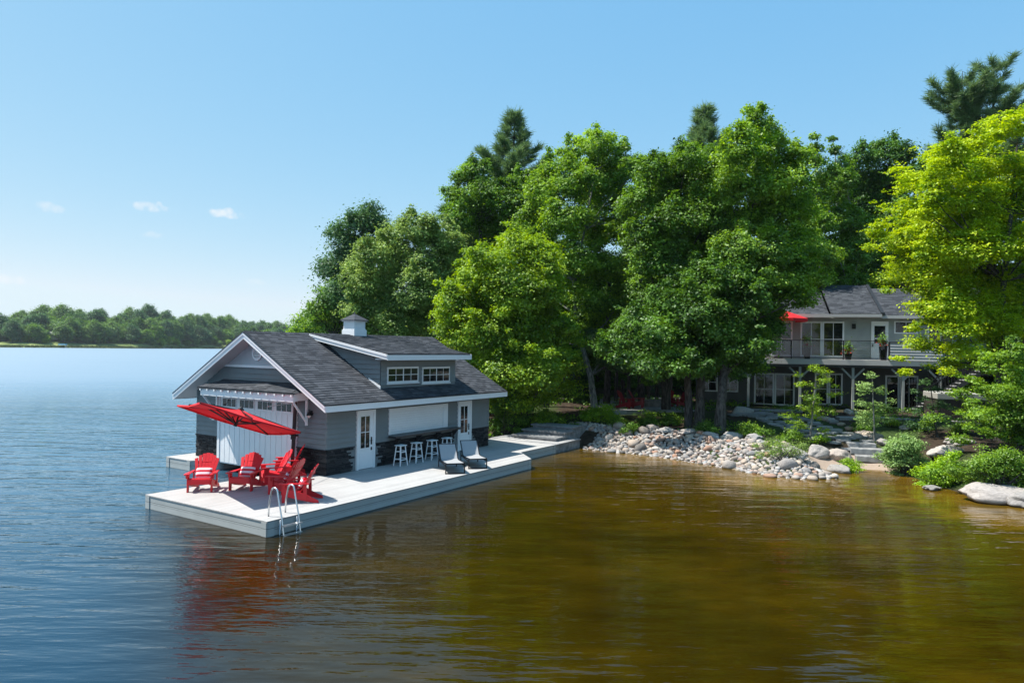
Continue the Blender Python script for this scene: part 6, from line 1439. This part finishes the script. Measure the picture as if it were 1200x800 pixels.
# spa tub right of the stair
hp = at(1118, 478, 38.5); hp.z = hz(hp.x, hp.y)
t = thing('hot_tub', 'dark sided hot tub with a pale closed cover right of the young dark tree', 'hot tub', hp, R(-12)); Hh = at(1118, 467, 38.5).z-hp.z
mb = MB(); mb.box(-1.15, 1.15, -1.0, 1.0, 0, Hh)
for k in range(16): mb.box(-1.13+k*.142, -1.13+k*.142+.12, -1.02, -1.001, .03, Hh-.03)
mb.build('cabinet', M['brown'], t, bevel=.03); mb = MB(); mb.box(-1.2, -.01, -1.06, 1.06, Hh+.003, Hh+.34); mb.box(.01, 1.2, -1.06, 1.06, Hh+.003, Hh+.34); mb.build('cover', M['vinyl'], t, bevel=.04)

# ------------------------------------------------------------------ far shore
FS = [(-900, 420), (-520, 455), (-430, 470), (-351, 486), (-330, 520), (-300, 560), (-283, 650), (-200, 720), (-60, 780), (200, 820)]
def far_y(x):
    for (x0, y0), (x1, y1) in zip(FS, FS[1:]):
        if x0 <= x <= x1: return y0+(y1-y0)*(x-x0)/(x1-x0)
    return FS[0][1] if x < FS[0][0] else FS[-1][1]
xs = np.linspace(-900, 200, 150); rows = []
prof_ = [(-2, -1.0), (0, .15), (2, .7), (20, 3.0), (40, 5), (90, 10), (160, 17), (400, 22), (900, 24)]
v = np.array([(x, far_y(x)+d+3*math.sin(x*.05), z+.5*math.sin(x*.03+d)*(d > 20)) for d, z in prof_ for x in xs]); nx = len(xs); i = (np.arange(len(prof_)-1)[:, None]*nx+np.arange(nx-1)[None]).ravel()
gmf, nt, out = newmat('far_ground'); b = N(nt, 'ShaderNodeBsdfPrincipled'); b.inputs['Roughness'].default_value = 1; b.inputs['Specular IOR Level'].default_value = .1
tc = N(nt, 'ShaderNodeTexCoord'); n1 = N(nt, 'ShaderNodeTexNoise'); n1.inputs['Scale'].default_value = .12; n1.inputs['Detail'].default_value = 6; nt.links.new(tc.outputs['Object'], n1.inputs['Vector'])
cr = N(nt, 'ShaderNodeValToRGB'); e = cr.color_ramp.elements; e[0].position = .35; e[0].color = (.06, .10, .03, 1); e[1].position = .6; e[1].color = (.24, .28, .10, 1); nt.links.new(n1.outputs['Fac'], cr.inputs['Fac']); nt.links.new(cr.outputs['Color'], b.inputs['Base Color']); nt.links.new(b.outputs[0], out.inputs[0])
tag(np_mesh('far_shore', v, np.stack([i, i+1, i+nx+1, i+nx], 1), gmf, smooth=True), 'green far shore of the lake', kind='structure')
def far_z(x, y):
    d = y-far_y(x)-3*math.sin(x*.05)
    for (d0, z0), (d1, z1) in zip(prof_, prof_[1:]):
        if d0 <= d <= d1: return z0+(z1-z0)*(d-d0)/(d1-d0)
    return 0
fp_ = []
FG = 'trees along the far shore'
for k, (lm, h, r, n) in enumerate(((LM['far'], 15, 6.0, 15), (LM['mid'], 12, 5.5, 12), (LM['lime'], 9, 4.4, 10), (LM['blue'], 17, 6.2, 16), (LM['dark'], 14, 5.4, 13))):
    b0 = Vector((0, 0, 0)); lb = simple_lobes(b0, h, r, n, 20+k, .16)
    t = tree('far_tree', 'rounded green tree on the far shore of the lake', 'tree', b0, [b0, (0, 0, h*.4), (0, 0, h*.8)], .3, lb, lm, M['bark'], leaf=.85, cov=.95, seed=70+k, sig=1.0, per=14, group=FG, limbs=False); fp_.append(t)
rp = random.Random(15); first = [True]*5; nfar = 0
def far_tree(x, y, k, scl):
    global nfar
    z_ = far_z(x, y)-.3; sc3 = (scl*rp.uniform(.9, 1.25), scl*rp.uniform(.9, 1.2), scl*rp.uniform(.72, 1.3)); nfar += 1
    if first[k]: t = fp_[k]; t.location = (x, y, z_); t.scale = sc3; first[k] = False
    else: dup(fp_[k], (x, y, z_), rp.uniform(0, 6.28), scale=sc3)
def pxs(px, extra): # world x,y along the picture column px, `extra` metres behind the shoreline
    lo_, hi_ = 300, 1200; k_ = (px-600)/F
    for _ in range(40):
        m_ = (lo_+hi_)/2
        if m_-far_y(k_*m_) < extra: lo_ = m_
        else: hi_ = m_
    return k_*lo_, lo_
px = -25
while px < 420:      # shoreline row: separate bushes and small trees
    x, y = pxs(px, rp.uniform(9, 22) if px > 175 else rp.uniform(26, 40))
    if not (60 < px < 70): far_tree(x, y, rp.choice((1, 2, 2, 0)), rp.uniform(.40, .75))
    px += rp.uniform(7, 14)
for dpt, sp, smin, smax, ks in ((34, 8.5, .75, 1.05, (0, 1, 3, 4)), (58, 8.5, .9, 1.15, (0, 3, 4, 1)), (90, 9, .9, 1.2, (0, 3, 4, 1)), (130, 9, .95, 1.25, (0, 3, 4, 0))):
    px = -30+rp.uniform(0, 6)
    while px < 430:
        x, y = pxs(px, dpt+rp.uniform(-9, 9))
        if not (dpt < 50 and 56 < px < 70): far_tree(x, y, rp.choice(ks), rp.uniform(smin, smax)*(.78 if px < 38 and dpt > 50 else 1))
        px += sp*rp.uniform(.75, 1.3)
# a few spires
for px, ex in ((218, 60), (231, 64), (257, 70)):
    x, y = pxs(px, ex); tpz = far_z(x, y); t = pine({218: 'taller of two dark spires above the far treeline', 231: 'shorter dark spire above the far treeline', 257: 'dark spire farthest right above the far treeline'}[px], (x, y, tpz-.3), 22.5, 4.5, 0, px, LM['pine'], .4, 1.6, .3, 1.8, dens=.5)
# far houses and boat canopy
for (px, py, w_, h_, lab) in ((63, 389, 9, 4, 'far pale roofed house among the trees across the lake'),):
    Yh = 540; c_ = at(px, py+2.5, Yh); x, y = c_.x, c_.y; z_ = far_z(x, y); t = thing('far_house', lab, 'house', (x, y, max(z_, c_.z-2)), .2)
    mb = MB(); mb.box(-w_/2, w_/2, -3, 3, -2, h_*.6); mb.build('wall', M['farwall'], t)
    mb = MB(); mb.prism([(-w_/2-.6, -3.8, h_*.6), (-w_/2-.6, 3.8, h_*.6), (-w_/2-.6, 0, h_)], (w_+1.2, 0, 0)); mb.build('roof', M['farroof'], t)
    for k in range(3): mb = MB(); mb.box(-w_*.35+k*w_*.27, -w_*.35+k*w_*.27+1.2, -3.06, -3.01, .4, 1.8); mb.build('window', M['pane'], t)
c_ = at(42, 399.5, 492); t = thing('boat_lift', 'small blue canopied boat lift on the far shore', 'boat lift', (c_.x, far_y(c_.x)+2, -.9)); t.scale = (.7, .7, .9); mb = MB(); mb.prism([(-4, -1.6, 3.3), (-4, 1.6, 3.3), (-4, 1.2, 4.3), (-4, -1.2, 4.3)], (8, 0, 0)); mb.build('canopy', M['farblue'], t)
for sx in (-3.6, 3.6):
    for sy in (-1.3, 1.3): mb = MB(); mb.box(sx-.1, sx+.1, sy-.1, sy+.1, -1, 3.3); mb.build('post', M['steel'], t)
c_ = at(100, 403.5, 488); mb = MB(); mb.box(-8, 8, -.8, .8, -.5, .35); mb.box(-8, -7.6, -.8, .8, .36, .8); o = mb.build('far_dock', M['farroof'], None, (c_.x, far_y(c_.x)-1, 0)); tag(o, 'long pale dock on the far shore left of the tall trees', 'dock')
# reeds along the far waterline
rs_ = np.random.RandomState(4); n = 9000; xx = rs_.uniform(-520, -100, n); yy = np.array([far_y(x)+3*math.sin(x*.05) for x in xx])+rs_.uniform(-.5, 5, n)
hh_ = rs_.uniform(.6, 1.9, n); ww = rs_.uniform(.3, .8, n); zz = np.full(n, .1); v = np.stack([np.stack([xx-ww, yy, zz], 1), np.stack([xx+ww, yy, zz], 1), np.stack([xx+ww*.4+.2, yy, zz+hh_], 1), np.stack([xx-ww*.4, yy+.2, zz+hh_], 1)], 1).reshape(-1, 3)
o = np_mesh('reeds', v, np.arange(n*4).reshape(-1, 4), leaf_mat('reed_green', (.08, .10, .03), (.24, .26, .09), .3)); tag(o, 'pale reeds along the far waterline', 'reeds', kind='stuff')

# low ground cover on the shaded bank
rs_ = np.random.RandomState(9); n = 60000; xx = rs_.uniform(-8, 30, n); yy = rs_.uniform(27, 52, n); d = sdist(xx, yy); pat = np.sin(xx*1.1+2)*np.cos(yy*.9)+.6*np.sin(xx*2.7+yy*1.9)
ok = (d > 2.6) & (pat > .35) & ~((xx > 11.5) & (xx < 19) & (yy > 29.5) & (yy < 40)) & (yy > 33); xx, yy = xx[ok], yy[ok]
c_ = np.stack([xx, yy, hgt(xx, yy)+rs_.uniform(.02, .28, len(xx))], 1); v, q = leaves(c_, .13, .5, rs=rs_); o = np_mesh('ground_cover', v, q, LM['mid']); tag(o, 'low leafy ground cover on the shaded bank', 'ground cover', kind='stuff')
# reddish young leaf tips on the middle young tree
print('far trees', nfar, 'flagstones', n_fl, 'fill', len(fill), 'stones', len(placed))

haze_box()
